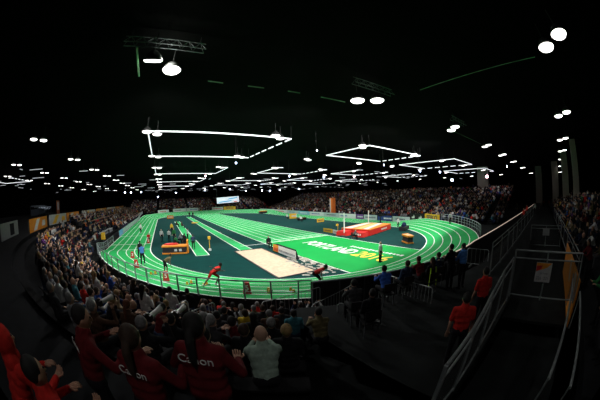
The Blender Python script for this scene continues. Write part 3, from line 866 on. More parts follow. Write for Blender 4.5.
# left straight: clear and blue boards, white media desks
t = empty('west_board', (-(TR+TW+.15), -4, 0), 0, 'long pale translucent boards along the left straight, one blue', 'board'); O = Vector(t.location)
M_pale = mat('pale_panel', (.34, .42, .42), .3, var=.15)
M_bluep = mat('blue_panel', (.10, .30, .62), .3)
for i, y in enumerate(np.arange(-12, 40, 4)):
    f = MB(); f.box((0, y-O.y+2, .5+bank(y+2, TW)), (.05, 3.9, .9)); o = f.build('panel', M_bluep if i == 0 else M_pale, t)
    if i == 0: o['label'] = 'blue panel nearest the finish line'
for i, y in enumerate(np.arange(-12, 41, 4)):
    f = MB(); f.box((0, y-O.y, .52+bank(y, TW)), (.09, .06, 1.05)); f.build('post', M_steel, t)
for i, y in enumerate((-18.2, -15.4, -12.6, -9.8)):
    t = empty('media_desk', (-27.9+(.25*i), y, 0), 0, ['white topped media desk nearest the finish line', 'second white topped media desk from the finish line', 'third white topped media desk from the finish line', 'white topped media desk furthest from the finish line'][i], 'desk', 'media desks on the left')
    f = MB(); f.box((0, 0, 1.18), (.7, 2.5, .06)); f.build('desk_top', M_wboard, t)
    f = MB(); f.box((.3, 0, .9), (.04, 2.5, .5)); f.build('front_panel', mat('grey_panel', (.30, .32, .36), .5), t)
    for yy in (-1.15, 1.15):
        f = MB(); f.box((-.1, yy, .585), (.5, .05, 1.13)); f.build('leg', M_dsteel, t)
    for j in range(2):
        m_ = empty('monitor', (-27.9+.25*i, y-.6+1.2*j, 1.21), 0, 'dark monitor %s the %s media desk' % (['near end of', 'far end of'][j], ['first', 'second', 'third', 'fourth'][i]), 'monitor', 'monitors on the media desks')
        f = MB(); f.box((0, 0, .30), (.04, .52, .32)); f.build('screen', M_lens, m_)
        f = MB(); f.box((0, 0, .02), (.2, .24, .02)); f.box((0, 0, .09), (.03, .05, .14)); f.build('stand', M_lens, m_)
# yellow photo-finish post
g = G(102.5, 243, 0)
t = empty('padded_post', (-25.4, -21.6, 0), 0, 'post with a yellow pad beside the left corner of the track', 'post')
f = MB(); f.box((0, 0, .9), (.08, .08, 1.8)); f.build('post', M_dsteel, t)
f = MB(); f.box((0, 0, 1.45), (.5, .5, .85)); f.build('pad', M_yellow, t)
f = MB(); f.box((0, 0, .02), (.6, .6, .04)); f.build('base', M_dsteel, t)

def logo_bars(f, c, u, v, s, n):          # three slanted bars of rising height
    for i in range(3):
        x0 = (-.55+i*.38)*s; h = (.45+.28*i)*s
        p = [(x0-.13*s, 0), (x0+.17*s, 0), (x0+.17*s+h*.0, h*.55), (x0-.13*s-h*.0+.0, h*.95)]
        f.quad([Vector(c)+u*(a)+v*(b-.35*s)+n*.012 for a, b in p])
def ad_board(p0, p1, h, z0, colr, label, txt=None, tcol=None, tsize=.6, group='advertising boards', twidth=None, marks=None, logos=0, side=None):
    p0, p1 = Vector((*p0, z0)), Vector((*p1, z0)); d = (p1-p0); L = d.length; u = d.normalized(); n = Vector((u.y, -u.x, 0))     # n faces the viewer for u read left to right
    mid = (p0+p1)/2
    t = empty('advertising_board', mid, 0, label, 'board', group)
    f = MB(); f.box((0, 0, h/2), (L-.06, .08, h), rz=math.atan2(u.y, u.x)); f.build('panel', colr, t)
    for s_ in (-1, 1):
        f = MB(); f.box(u*s_*(L/2-.25)-n*.16+Vector((0, 0, h*.42)), (.05, .25, h*.84), rz=math.atan2(u.y, u.x)); f.build('foot', M_dsteel, t)
    V = Vector((0, 0, 1))
    if txt: text_obj('lettering', txt, tsize, tcol, frame_matrix(Vector((0, 0, h*.5))+n*.045, u, V), t, depth=.004, width=twidth, bold=.02)
    if marks:
        f = MB(); rr = random.Random(int(L*100)); x = -L/2+L*marks[0]
        while x < -L/2+L*marks[1]:
            wd = rr.uniform(.12, .28)*h; hh = rr.uniform(.22, .34)*h
            c = u*(x+wd/2)+n*.046+V*(h*.5); f.quad([c-u*wd/2-V*hh/2, c+u*wd/2-V*hh/2, c+u*wd/2+V*hh/2, c-u*wd/2+V*hh/2]); x += wd+.09*h
        f.build('mark', tcol, t)
    for i in range(logos):
        f = MB(); logo_bars(f, u*(L*(-.25+.5*i))+V*h*.45+n*.04, u, V, h*.55, n); f.build('logo', M_white, t)
    return t
M_bpur = mat('board_purple', (.16, .05, .26), .5); M_bnavy = mat('board_navy', (.02, .05, .22), .5); M_bgrey = mat('board_grey', (.42, .50, .52), .5)
M_blb = mat('board_light_blue', (.22, .50, .62), .5); M_ink = mat('ink_dark', (.05, .06, .10), .6); M_inkr = mat('ink_red', (.6, .04, .03), .6); M_inkb = mat('ink_blue', (.04, .12, .4), .6)
XE = TR+TW+.3
def E_(y): return (XE if y > -H2 else math.sqrt(max(1, XE*XE-(y+H2)**2)), y)
eb = [(46, 34, M_wboard, 'white advertising board at the far left end of the east row', (.5, .9), M_inkr), (34, 22, M_wboard, 'white advertising board with red marks, second of the east row', (.3, .8), M_inkr),
      (22, 14.5, M_bgrey, 'grey white advertising board with blue marks below the orange column', (.2, .7), M_inkb), (14.5, 8, M_blb, 'light blue advertising board in the east row', (.2, .8), M_white),
      (8, 1, M_wboard, 'white advertising board right of the light blue one', (.15, .7), M_inkb), (1, -5.5, M_bgrey, 'grey advertising board between two white ones', (.2, .8), M_ink),
      (-5.5, -11.6, M_wboard, 'white advertising board left of the purple one', (.1, .5), M_inkb), (-11.8, -14.0, M_bpur, 'purple advertising board behind the landing mat', (.2, .85), M_white),
      (-14.2, -18.3, M_bgrey, 'pale grey advertising board right of the purple one', (.15, .85), M_ink), (-18.5, -22.4, M_bnavy, 'navy advertising board behind the television camera', (.45, .95), M_white),
      (-22.6, -27.2, M_bgrey, 'grey advertising board with dark lettering beside the black one', (.2, .7), M_ink)]
for y0, y1, c_, lab, mk, tc in eb: ad_board((XE, y0), (XE, y1) if y1 > -H2 else E_(y1), 1.1, 0, c_, lab, marks=mk, tcol=tc)
ad_board(E_(-27.3), E_(-31.1), 1.25, .62, M_black, 'black advertising board with two white three-bar logos', logos=2)
ad_board(E_(-31.2), E_(-35.2), 1.25, .72, M_yellow, 'yellow advertising board with dark block lettering by the right bend', txt='SEIKO', tcol=M_ink, tsize=1.0, twidth=3.1)
# far north bend boards
def N_(x): return (x, H2+math.sqrt(max(0, XE*XE-x*x)))
ad_board(N_(-18.8), N_(-14.4), 1.2, 1.05, M_wboard, 'white advertising board with red marks, leftmost of the far bend', marks=(.2, .7), tcol=M_inkr)
ad_board(N_(-12.6), N_(-7), 1.25, 1.1, M_wboard, 'white advertising board on the far bend, left of centre', marks=(.1, .6), tcol=M_ink)
ad_board(N_(-6.9), N_(-1.8), 1.25, 1.1, M_wboard, 'white advertising board on the far bend with a dark logo', marks=(.3, .9), tcol=M_inkb)
ad_board(N_(4.2), N_(8.6), 1.25, 1.1, M_wboard, 'white and red advertising board beside the yellow one on the far bend', marks=(.1, .9), tcol=M_inkr)
ad_board(N_(8.8), N_(13.4), 1.3, 1.1, M_yellow, 'yellow advertising board on the far bend', txt='SEIKO', tcol=M_ink, tsize=1, twidth=3.2)
# back row boards behind the west stand
xw = -33.4
wl = [(-37.5, -32.2, M_wboard, 'white board with a dark picture at the far left edge'), (-31.8, -24.4, M_orange, 'orange board with pale stripes behind the left stand'), (-23.2, -16.5, M_wboard, 'white board behind the left stand, next to orange'),
      (-16.3, -10, M_orange, 'second orange board behind the left stand'), (-8, 2, M_wboard, 'long white board further along the left stand'), (3, 14, M_orange, 'third orange board further along the left stand'),
      (15, 27, M_wboard, 'long white board near the far end of the left stand'), (28, 44, M_orange, 'long orange board at the far end of the left stand')]
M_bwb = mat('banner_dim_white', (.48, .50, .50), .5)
for i, (y0, y1, c_, lab) in enumerate(wl):
    if y0 < -30: p0, p1 = (-31.6, y0), (-33.2, y1)
    else: p0, p1 = (xw, y0), (xw, y1)
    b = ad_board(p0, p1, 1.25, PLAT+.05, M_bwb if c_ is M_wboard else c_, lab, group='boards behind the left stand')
    u = Vector((p1[0]-p0[0], p1[1]-p0[1], 0)).normalized(); n = Vector((u.y, -u.x, 0)); V = Vector((0, 0, 1)); f = MB()
    if i == 0: f.quad([u*a+V*h+n*.05 for a, h in ((-.1, .15), (1.3, .15), (1.3, 1.1), (-.1, 1.1))]); f.build('picture', PAL['charcoal'], b)
    else: f.quad([u*a+V*h+n*.05 for a, h in ((-2.5, .1), (-1.2, .1), (.3, 1.15), (-1.0, 1.15))]); f.quad([u*a+V*h+n*.05 for a, h in ((1.0, .3), (2.6, .3), (2.6, .9), (1.4, .9))]); f.build('stripe', [M_yellow, M_wboard][i % 2], b)
M_star2 = mat('stall_lamp', (.7, .8, 1), .5, emis=1.2)
# hall furniture behind them: lit stalls
for i, (px, py, hh) in enumerate(((34, 196, 2.6), (47, 190, 2.4), (40, 205, 2.0), (60, 192, 2.2))):
    p = G(px, py, PLAT+1.2); 
    if p.z > CH: p = Vector((-50, -10, 0))
    p = Vector((-52-3*i, 4+7*i, 0)); 
    t = empty('stall', (p.x, p.y, PLAT), 0, ['dim grey stall tent nearest the left edge', 'second grey stall tent behind the left stand', 'third grey stall tent behind the left stand', 'furthest grey stall tent behind the left stand'][i], 'stall', 'stalls behind the left stand')
    f = MB(); f.box((0, 0, hh-.2), (3.5, 4.5, .35), taper=.8); f.build('roof', mat('tent_grey', (.16, .19, .23), .7), t)
    for a in (-1.6, 1.6):
        for b in (-2.1, 2.1): f = MB(); f.box((a, b, (hh-.37)/2), (.08, .08, hh-.37)); f.build('leg', M_dsteel, t)
    f = MB(); f.box((-1.5, 0, .9), (.06, 4.0, 1.5)); f.build('back_panel', mat('tent_panel', (.08, .10, .13), .7), t)
    for b in (-1.7, -.6, .5, 1.6): f = MB(); f.ball((1.55, b, hh-.55), .07, 6); f.build('lamp', M_star2, t)
# orange banner column in the east stand and left banner
t = empty('banner_column', (26.9, -.6, -.95), 0, 'tall orange wrapped column rising between the boards and east stand', 'column')
f = MB(); f.box((0, 0, 3.45), (1.15, 1.15, 5.0)); f.build('column', mat('banner_orange', (.62, .14, .02), .6), t)
f = MB(); f.box((-.585, .3, 3.9), (.03, .4, 3.8)); f.build('white_stripe', M_bwb, t)
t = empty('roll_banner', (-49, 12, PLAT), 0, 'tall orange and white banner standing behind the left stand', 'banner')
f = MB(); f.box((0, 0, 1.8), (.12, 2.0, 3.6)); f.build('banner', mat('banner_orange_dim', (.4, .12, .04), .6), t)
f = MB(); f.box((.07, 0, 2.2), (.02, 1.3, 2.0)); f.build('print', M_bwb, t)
M_conc = mat('concrete_pale', (.42, .38, .33), .85)
for i, (x, y, dx) in enumerate(((CX+ray(483.5, 188).x*82, CY+ray(483.5, 188).y*82, 3.6), (72, -52.5, 2.6), (60, -58.5, 2.2), (40, -60, 1.6), (28, -61, 1.2))):
    f = MB(); f.box((x, y, 6.8), (dx*.6, dx, 13.4)); tag(f.build('column', M_conc), ['broad pale concrete column above the east stand', 'pale concrete column at the end of the walkway', 'concrete column right of the walkway end', 'concrete column nearer along the right stand', 'slim concrete column nearest the right edge'][i], 'column', 'concrete columns')
# video screen
M_scr = mat('screen_white', (.75, .85, .92), .4, emis=.95); M_scr2 = mat('screen_blue', (.12, .42, .75), .4, emis=.8); M_scr3 = mat('screen_red', (.75, .08, .05), .4, emis=.8)
VC = CAM+ray(228, 200)*((50.2-CY)/ray(228, 200).y)
t = empty('video_screen', (VC.x, 50.2, VC.z-1.9), 0, 'large lit video screen above the far crowd', 'screen')
f = MB(); f.box((0, 0, 1.9), (11.4, .4, 3.9)); f.build('frame', M_lens, t)
f = MB(); f.quad([(-5.4, -.22, .2), (5.4, -.22, .2), (5.4, -.22, 3.6), (-5.4, -.22, 3.6)], 0)
f.quad([(-4.8, -.23, .5), (1.0, -.23, .9), (3.0, -.23, 1.7), (-4.0, -.23, 1.3)], 1); f.quad([(-.5, -.23, 2.0), (4.5, -.23, 2.4), (4.8, -.23, 3.2), (.5, -.23, 2.8)], 1); f.quad([(2.6, -.23, .4), (4.6, -.23, .4), (4.6, -.23, 1.0), (2.8, -.23, 1.0)], 2)
f.build('picture', [M_scr, M_scr2, M_scr3], t); t.scale = (.92, 1, .72); t.location.z += .6; t.rotation_euler.y = math.radians(-3)
for x in (-5, 5):
    f = MB(); f.box((x, .1, 3.85), (.3, .3, .2)); f.tube([(x, .1, 3.9), (x, .1, (13.5-VC.z+1.3)/.72)], .05, 5); f.build('hanger', M_dsteel, t)

# ------------------------------------------------------------------ infield objects
t = empty('sand_pit', (-7.95, -34.2, .02), 0, 'long rectangular sand pit with pale trampled sand', 'sand pit')
f = MB(); nx, ny = 10, 34
vv = [[f.bm.verts.new((-1.5+3*i/nx, -5+10*j/ny, .03+.05*noise.noise((i*.6, j*.6, 0)) if 0 < i < nx and 0 < j < ny else .015)) for j in range(ny+1)] for i in range(nx+1)]
for i in range(nx):
    for j in range(ny): f.bm.faces.new((vv[i][j], vv[i+1][j], vv[i+1][j+1], vv[i][j+1]))
f.build('sand', M_sand, t, smooth=True)
f = MB()
for x in (-1.56, 1.56): f.box((x, 0, .03), (.12, 10.2, .05))
for y in (-5.06, 5.06): f.box((0, y, .03), (3.2, .12, .05))
f.build('kerb', mat('pit_kerb', (.05, .05, .05), .7), t)
f = MB()
for i in range(330):
    a = random.uniform(0, 6.28); rr = random.uniform(.04, .24); cx_, cy_ = random.uniform(-10.2, -4.9), random.uniform(-41.6, -34.5)
    if math.hypot(cx_, cy_+H2) > TR-.6 or (cx_ < -7.2 and cy_ > -39.6): continue
    k = 9; f.bm.faces.new([f.bm.verts.new((cx_+rr*random.uniform(.5, 1.3)*math.cos(a+2*PI*j/k), cy_+rr*1.3*random.uniform(.6, 1.3)*math.sin(a+2*PI*j/k), 0.048+.00005*i)) for j in range(k)])
tag(f.build('spilled_sand', mat('sand_spill', (.36, .34, .29), .95, var=.35, scale=3)), 'pale sand spilled round the near end of the pit', 'sand', kind='stuff')
# distance board by the pit
t = empty('distance_board', (-5.75, -33.3, .03), 0, 'long low white sponsor board with orange end beside the sand pit', 'board')
f = MB(); f.box((0, 0, .41), (.32, 4.6, .80), taper=.8); f.build('casing', PAL['black'], t)
f = MB(); f.quad([(-.165, -2.25, .05), (-.165, 1.1, .05), (-.140, 1.1, .77), (-.140, -2.25, .77)]); f.build('white_face', M_wboard, t)
f = MB(); f.quad([(-.166, 1.1, .05), (-.166, 2.28, .05), (-.141, 2.28, .77), (-.141, 1.1, .77)]); f.build('orange_face', M_orange, t)
f = MB(); 
for y, wd in ((1.85, .35), (1.4, .3)): f.quad([(-.175, y-wd/2, .15), (-.175, y+wd/2, .15), (-.155, y+wd/2, .45), (-.155, y-wd/2, .45)])
f.build('red_mark', M_red, t)
rr = random.Random(4); f = MB(); y = .9
while y > -2.0:
    wd = rr.uniform(.08, .2); f.quad([(-.176, y-wd, .22), (-.176, y, .22), (-.158, y, .40), (-.158, y-wd, .40)]); y -= wd+.08
f.build('mark', M_ink, t)
# small boards
def small_board(px0, px1, py, h, c1, label, tc, mk=(.15, .85)):
    a, b = G(px0, py[0], .02), G(px1, py[1], .02)
    return ad_board((a.x, a.y), (b.x, b.y), h, .025, c1, label, marks=mk, tcol=tc, group='small infield boards')
small_board(323.5, 332.5, (231.5, 233), .55, M_yellow, 'small yellow board left of the white one by the landing mat', M_ink)
small_board(333, 342.5, (233.3, 235.6), .55, M_wboard, 'small white board with red marks by the landing mat', M_inkr)
small_board(317, 324, (222.5, 221.5), .75, M_yellow, 'small yellow board standing alone in the right infield', M_ink)
small_board(289.5, 296.5, (218.8, 218.3), 1.3, M_yellow, 'yellow framed white board near two seated officials', M_wboard, (.3, .9))
small_board(167, 173.5, (218.8, 218.5), 1.0, M_orange, 'orange board with white marks at the top left of the infield', M_white)
# landing mat
M_matr = mat('mat_red', (.62, .02, .015), .5, var=.08); M_mato = mat('mat_orange', (.85, .24, .03), .5); M_matw = mat('mat_white', (.72, .68, .62), .5); M_maty = mat('mat_pale_orange', (.85, .50, .16), .5)
ax = Vector((8.9, 2.4, 0)).normalized(); rz = math.atan2(ax.y, ax.x)
t = empty('landing_mat', (11.0, -28.2, .02), rz, 'big red pole vault landing mat with orange and white stripes on top', 'mat')
f = MB(); f.box((.3, 0, .40), (7.6, 4.6, .76)); f.build('mat_base', M_matr, t)
f = MB(); f.box((.3, 0, .82), (7.6, 4.6, .10)); f.build('mat_top', M_mato, t)
f = MB()
f.quad([(-3.4, -1.9, .875), (3.9, -.9, .875), (3.9, -.1, .875), (-3.4, -1.1, .875)]); f.quad([(-3.4, .8, .875), (3.9, 1.2, .875), (3.9, 2.0, .875), (-3.4, 2.1, .875)]); f.build('white_stripe', M_matw, t)
f = MB(); f.quad([(-3.4, -.9, .876), (3.9, .0, .876), (3.9, .7, .876), (-3.4, .1, .876)]); f.build('pale_stripe', M_maty, t)
for s_ in (-1, 1):
    f = MB(); f.box((-4.3, s_*1.35, .32), (1.7, 1.7, .60), taper=.85); f.build('front_wing', M_matr, t)
text_bar = MB()
for i in range(8): text_bar.quad([(.2+i*.28, -2.33, .32), (.2+i*.28+.2, -2.33, .32), (.2+i*.28+.2, -2.33, .55), (.2+i*.28, -2.33, .55)])
text_bar.build('mark', M_white, t)
f = MB()
for i in range(4): f.quad([(-5.17, -1.8+i*.24, .25), (-5.17, -1.64+i*.24, .25), (-5.14, -1.64+i*.24, .45), (-5.14, -1.8+i*.24, .45)])
f.build('mark', M_white, t)
for i, (px, py, h) in enumerate(((344.3, 236, 3.15), (368.5, 227.6, 2.9))):
    p = G(px, py, .02)
    t = empty('vault_upright', (p.x, p.y, .02), rz, ['tall white vault upright left of the landing mat', 'tall white vault upright behind the landing mat'][i], 'upright', 'vault uprights')
    f = MB(); f.box((0, 0, h/2+.05), (.12, .12, h)); f.build('pole', M_white, t)
    f = MB(); f.box((0, 0, .05), (.9, .5, .10)); f.build('base', M_dsteel, t)
# timing benches (orange and black)
t = empty('judges_bench', (-15.75, -27.4, .02), math.radians(-8), 'long black cage with orange rails holding two white boxes', 'cart')
f = MB(); f.box((0, 0, .45), (2.6, .9, .6)); f.build('body', PAL['charcoal'], t)
for z_ in (.10, .82):
    f = MB(); f.box((0, 0, z_), (2.75, 1.05, .13)); f.build('orange_rail', M_orange, t)
for x in (.15, .65):
    f = MB(); f.box((x, -.462, .42), (.3, .03, .24)); f.build('white_box', M_wboard, t)
f = MB(); f.box((1.45, .5, .65), (.16, 1.2, 1.3)); f.build('upright', M_orange, t)
f = MB(); f.tube([(-1.2, .35, .9), (-.9, .2, .93), (-.2, .1, .97), (.3, .3, .95), (.4, .4, .92)], [.05, .14, .15, .12, .05], 8); f.build('red_bag', M_red, t)
p = G(403, 244, .02)
t = empty('start_box', (G(407.5, 242.5, .02).x, G(407.5, 242.5, .02).y, .02), math.radians(60), 'black box with orange top and base by the right bend', 'cart')
f = MB(); f.box((0, 0, .42), (1.5, .6, .62)); f.build('body', PAL['charcoal'], t)
for z_, hh in ((.07, .14), (.82, .2)):
    f = MB(); f.box((0, 0, z_), (1.65, .78, hh)); f.build('orange_rail', M_orange, t)
f = MB(); f.box((.3, -.31, .35), (.4, .03, .3)); f.build('white_panel', M_wboard, t)
for i, (px, py, lab) in enumerate(((263, 213.5, 'dark trolley with orange top at the far right infield'), (195, 224.3, 'yellow hoop stand on the middle runway edge'))):
    p = G(px, py, .02)
    if i == 0:
        t = empty('trolley', p, .3, lab, 'cart'); f = MB(); f.box((0, 0, .45), (3.2, .9, .6)); f.build('body', PAL['charcoal'], t); f = MB(); f.box((0, 0, .85), (3.3, 1, .18)); f.build('orange_top', M_orange, t)
        f = MB(); f.box((0, 0, .09), (3.1, .9, .12)); f.build('base', M_dsteel, t)
    else:
        t = empty('hoop_stand', p, .3, lab, 'stand'); f = MB(); f.tube([(.8*math.cos(a), .45*math.sin(a), .35) for a in np.linspace(0, 2*PI, 13)], .09, 6, cap=False); f.build('hoop', M_yellow, t)
        for a in (0, 2.1, 4.2): f = MB(); f.box((.8*math.cos(a), .45*math.sin(a), .16), (.06, .06, .32)); f.build('leg', M_dsteel, t)
# measuring post and net stand
p = G(210, 250.5, .02)
t = empty('wind_gauge', p, 0, 'yellow topped post on a white base in the dark infield', 'post')
f = MB(); f.box((0, 0, .10), (.28, .28, .2)); f.build('base', M_wboard, t)
f = MB(); f.tube([(0, 0, .2), (0, 0, 1.25)], .035, 6); f.build('pole', M_yellow, t)
f = MB(); f.box((0, 0, 1.4), (.26, .26, .32)); f.build('head', M_yellow, t)
p = G(337.8, 234.5, .02)
t = empty('wind_gauge', p, 0, 'small yellow post left of the vault upright', 'post')
f = MB(); f.box((0, 0, .03), (.4, .4, .06)); f.build('base', M_dsteel, t)
f = MB(); f.tube([(0, 0, .06), (0, 0, 1.4)], .03, 6); f.build('pole', M_yellow, t)
f = MB(); f.box((-.1, 0, 1.4), (.34, .14, .26)); f.build('head', M_yellow, t)
# lane number blocks
def track_z(x, y):
    o = (math.hypot(x, y+H2) if y < -H2 else abs(x))-TR
    return .035+bank(y, max(0, o))
for i, (px, py, num) in enumerate(((247.5, 294, '5'), (166.5, 281, '5'), (136.8, 267.5, '4'), (132.8, 258, '3'), (148.5, 243, '2'))):
    zt = .2
    for _ in range(4):
        p = G(px, py, zt); zt = track_z(p.x, p.y)
    o = math.hypot(p.x, p.y+H2)-TR
    if o > TW-.4:
        a = math.atan2(p.y+H2, p.x); p = Vector(((TR+TW-.5)*math.cos(a), -H2+(TR+TW-.5)*math.sin(a), 0)); zt = track_z(p.x, p.y)
    v = CAM-p; rz = math.atan2(v.x, -v.y)
    t = empty('lane_marker', (p.x, p.y, zt), rz, ['red lane number block nearest the sand pit', 'red lane number block in front of the bending athlete', 'red lane number block on the outer left bend', 'red lane number block left of the runner in blue', 'red lane number block on the inner lane by the cage'][i], 'marker', 'red lane number blocks')
    f = MB(); f.box((0, 0, .29), (.42, .30, .58), taper=.6); f.build('block', M_red, t)
    text_obj('numeral', num, .36, M_white, frame_matrix((0, -.128, .32), (1, 0, 0), (0, .10, 1)), t, depth=.003, bold=.01)
# small hurdle-like starting blocks on the near lanes
for i, (px, py) in enumerate(((153, 274.5), (189, 284.5), (205, 286), (268.5, 293), (292, 292.5))):
    zt = .3
    for _ in range(4): p = G(px, py, zt); zt = track_z(p.x, p.y)
    o = math.hypot(p.x, p.y+H2)-TR
    if o > TW-.3: a = math.atan2(p.y+H2, p.x); p = Vector(((TR+TW-.35)*math.cos(a), -H2+(TR+TW-.35)*math.sin(a), 0)); zt = track_z(p.x, p.y)
    t = empty('starting_block', (p.x, p.y, zt), 1.2+.3*i, ['yellow and black starting block on the left bend', 'yellow starting block right of the bending athlete', 'yellow starting block left of the athlete in red', 'yellow starting block right of the number block', 'yellow starting block nearest the black board'][i], 'starting block', 'starting blocks')
    f = MB(); f.box((0, 0, .02), (.08, .7, .04)); f.build('rail', M_dsteel, t)
    for a, b in ((-.1, .1), (.1, -.15)): f = MB(); f.box((a, b, .11), (.12, .16, .16), taper=.6); f.build('pedal', M_yellow, t)

# television camera and equipment beyond the mat
p = G(381, 223.5, .05)
t = empty('television_camera', (21.2, -22.4, 0), .4, 'dark television camera on a pedestal before the navy board', 'camera'); t.location.z = .05
f = MB(); f.tube([(0, 0, .06), (0, 0, 1.2)], [.14, .08], 8); f.build('pedestal', M_lens, t)
f = MB(); f.box((0, 0, .05), (.8, .8, .08)); f.build('base', M_lens, t)
f = MB(); f.box((0, 0, 1.45), (.35, .7, .4)); f.build('camera_body', M_lens, t)
f = MB(); f.tube([(0, -.35, 1.45), (0, -.8, 1.45)], [.11, .14], 8); f.build('lens', M_lens, t)
t = empty('equipment_trolley', (15.6, -32.0, .02), .3, 'dark equipment heap on a trolley right of the landing mat', 'trolley')
f = MB(); f.box((0, 0, .35), (2.4, 1.0, .5)); f.build('body', PAL['charcoal'], t)
f = MB(); f.ball((-.5, 0, .75), .35, 8); f.ball((.3, .1, .8), .4, 8); f.build('bag', PAL['navy'], t, smooth=True)
for x in (-.9, .9): f = MB(); f.tube([(x, -.5, .12), (x, .5, .12)], .1, 8); f.build('wheel', M_lens, t)
t = empty('wheel_rack', (14.9, -3.6, .02), .5, 'low dark brown rack on the far right infield', 'rack')
f = MB(); f.box((0, 0, .45), (3.2, .8, .2)); f.build('rack_top', PAL['brown'], t)
for x in (-1.4, 0, 1.4): f = MB(); f.box((x, 0, .18), (.2, .7, .35)); f.build('leg', PAL['black'], t)

# ------------------------------------------------------------------ athletes and officials
def onfield(px, py):
    zt = .02
    for _ in range(5):
        p = G(px, py, zt); o = (math.hypot(p.x, p.y+H2) if p.y < -H2 else abs(p.x))-TR; zt = .02 if o < 0 else track_z(p.x, p.y)
    return Vector((p.x, p.y, zt))
tocam = lambda p: math.atan2(-(CAM.x-p.x), CAM.y-p.y)
def ath(px, py, pose, lab, sh, tr, sk, ha, turn, group='athletes', shoes='white'):
    p = onfield(px, py); p.z += .004
    return make_person(pose, p, tocam(p)+math.radians(turn), lab, sh, tr, sk, ha, group, shoes=shoes)
# sprinter driving to the right
ath(214, 286.5, Pose(hip=.80, lean=64, sleeve='none', shorts=True, uaR=(.1, -.9, .1), faR=(0, -.6, .4), uaL=(.1, .5, -.8), faL=(0, .9, -.1), thR=(.05, .75, -.65), shR=(0, -.55, -.8), thL=(.05, -.60, -.80), shL=(0, -.72, -.68), head=(10, 0, 0)),
    'athlete in red kit leaning forward in a running start on the near bend', 'red', 'red', 'dark', 'black', 115)
ath(166, 273.5, Pose(hip=.84, lean=62, sleeve='none', shorts=True, uaR=(.3, -.2, -1), faR=(.1, .3, -1), uaL=(.5, -.5, -.6), faL=(.1, .4, -1), thR=(.05, .3, -.9), shR=(0, -.2, -1), thL=(.06, -.05, -1), shL=(0, -.2, -1), head=(5, 0, 0)),
    'athlete in olive top bending forward on the left bend', 'olive', 'black', 'dark', 'black', 100)
ath(143.5, 265, Pose(hip=.90, lean=12, sleeve='none', uaR=(.2, -.6, -.8), faR=(0, .7, -.2), uaL=(.2, .4, -.8), faL=(0, .9, .2), thR=(.05, .4, -.9), shR=(0, -.3, -1), thL=(.05, -.25, -1), shL=(0, -.5, -.9)),
    'athlete in blue top walking on the left bend', 'sky blue', 'black', 'dark', 'black', 170)
ath(140.5, 259, Pose(hip=.88, lean=20, sleeve='none', uaR=(.3, .4, -.8), faR=(0, .9, .1), uaL=(.2, -.6, -.8), faL=(0, .4, -.6), thR=(.05, .4, -.9), shR=(0, -.4, -1), thL=(.05, -.2, -1), shL=(0, -.4, -.9)),
    'athlete in black top behind the one in blue', 'black', 'black', 'dark', 'black', 150)
# jumper walking out of the pit, bent over
ath(315, 289, Pose(hip=.86, lean=62, sleeve='none', shorts=True, uaR=(.9, .15, -.45), faR=(.5, .4, -.8), uaL=(1, -.1, .12), faL=(1, .1, .1), thR=(.1, .8, -.6), shR=(0, -.5, -.9), thL=(.1, .5, -.8), shL=(0, -.5, -.9), head=(25, 10, 0)),
    'long jumper in red and yellow vest bending over beyond the black board', 'red', 'black', 'dark', 'black', 75)
off1 = Pose(hip=.92, lean=0, sleeve='short', hair='bald', uaR=(.2, .1, -1), faR=(-.1, .2, -1))
ath(380, 262, off1, 'bald official in white shirt and black trousers on the bright green', 'white', 'black', 'fair', 'grey', 60, 'officials', 'black')
stdm = PM['standing'][0]; sitm = PM['sitting upright'][0]; fwdm = PM['leaning forward'][0]
ath(141, 233, stdm, 'official in white shirt standing far up the left straight', 'white', 'black', 'fair', 'brown', 40, 'officials')
for px, py, ms, sh, ha, lab, tn in ((162, 241.5, stdm, 'white', 'grey', 'official in white and yellow left of the cage group', 20), (169.5, 242, stdm, 'white', 'brown', 'official in white shirt and black trousers behind the cage', 150),
                               (174.5, 240.5, stdm, 'green', 'black', 'official in bright green shirt at the back of the cage group', 0), (179, 243, fwdm, 'light grey', 'grey', 'official in light grey leaning over the cage', 60),
                               (185.5, 248, stdm, 'black', 'black', 'official in black beside the runway', 200), (188, 241, stdm, 'white', 'black', 'official in white shirt on the left runway', 100),
                               (193.8, 249.5, stdm, 'denim', 'brown', 'official in denim blue right of the cage', 180), (172, 233, stdm, 'yellow', 'brown', 'official in yellow vest behind the green shirt', 10),
                               (189.5, 217, stdm, 'black', 'black', 'left one of two dark figures at the far runway end', 0), (193, 217.2, stdm, 'black', 'black', 'right one of two dark figures at the far runway end', 0),
                               (149, 241.5, fwdm, 'red', 'black', 'person in red crouching on the inner lane', 0)):
    ath(px, py, ms, lab, sh, 'black', 'fair', ha, tn, 'officials', 'black')
def seated_on_chair(px, py, lab, sh, ha, tn, clab, skin='fair', kind=None):
    p = onfield(px, py); rz = tocam(p)+math.radians(tn)
    make_person(kind or sitm, p+Vector((0, 0, .004)), rz, lab, sh, 'black', skin, ha, 'officials', shoes='black')
    c = empty('chair', p, rz, clab, 'chair', 'officials\' chairs')
    f = MB(); f.box((0, -.02, .39), (.42, .40, .035)); f.build('seat', M_lens, c)
    for x, y in ((-.18, -.19), (.18, -.19), (-.18, .15), (.18, .15)): f = MB(); f.box((x, y, .187), (.03, .03, .374)); f.build('leg', M_dsteel, c)
    f = MB(); f.box((0, -.24, .62), (.42, .02, .44)); f.build('backrest', M_lens, c)
seated_on_chair(269, 247.3, 'official in black and white sitting at the lane start line', 'black', 'black', 20, 'dark chair at the lane start line')
seated_on_chair(176.5, 246.5, 'official in green shirt sitting behind the cage', 'green', 'brown', 150, 'dark chair behind the cage')
seated_on_chair(184.5, 245.5, 'official in green shirt and dark hair right of the cage', 'green', 'black', 120, 'dark chair right of the cage')
seated_on_chair(287, 218.8, 'official in white sitting beside the framed board', 'white', 'black', 30, 'dark chair beside the framed board')
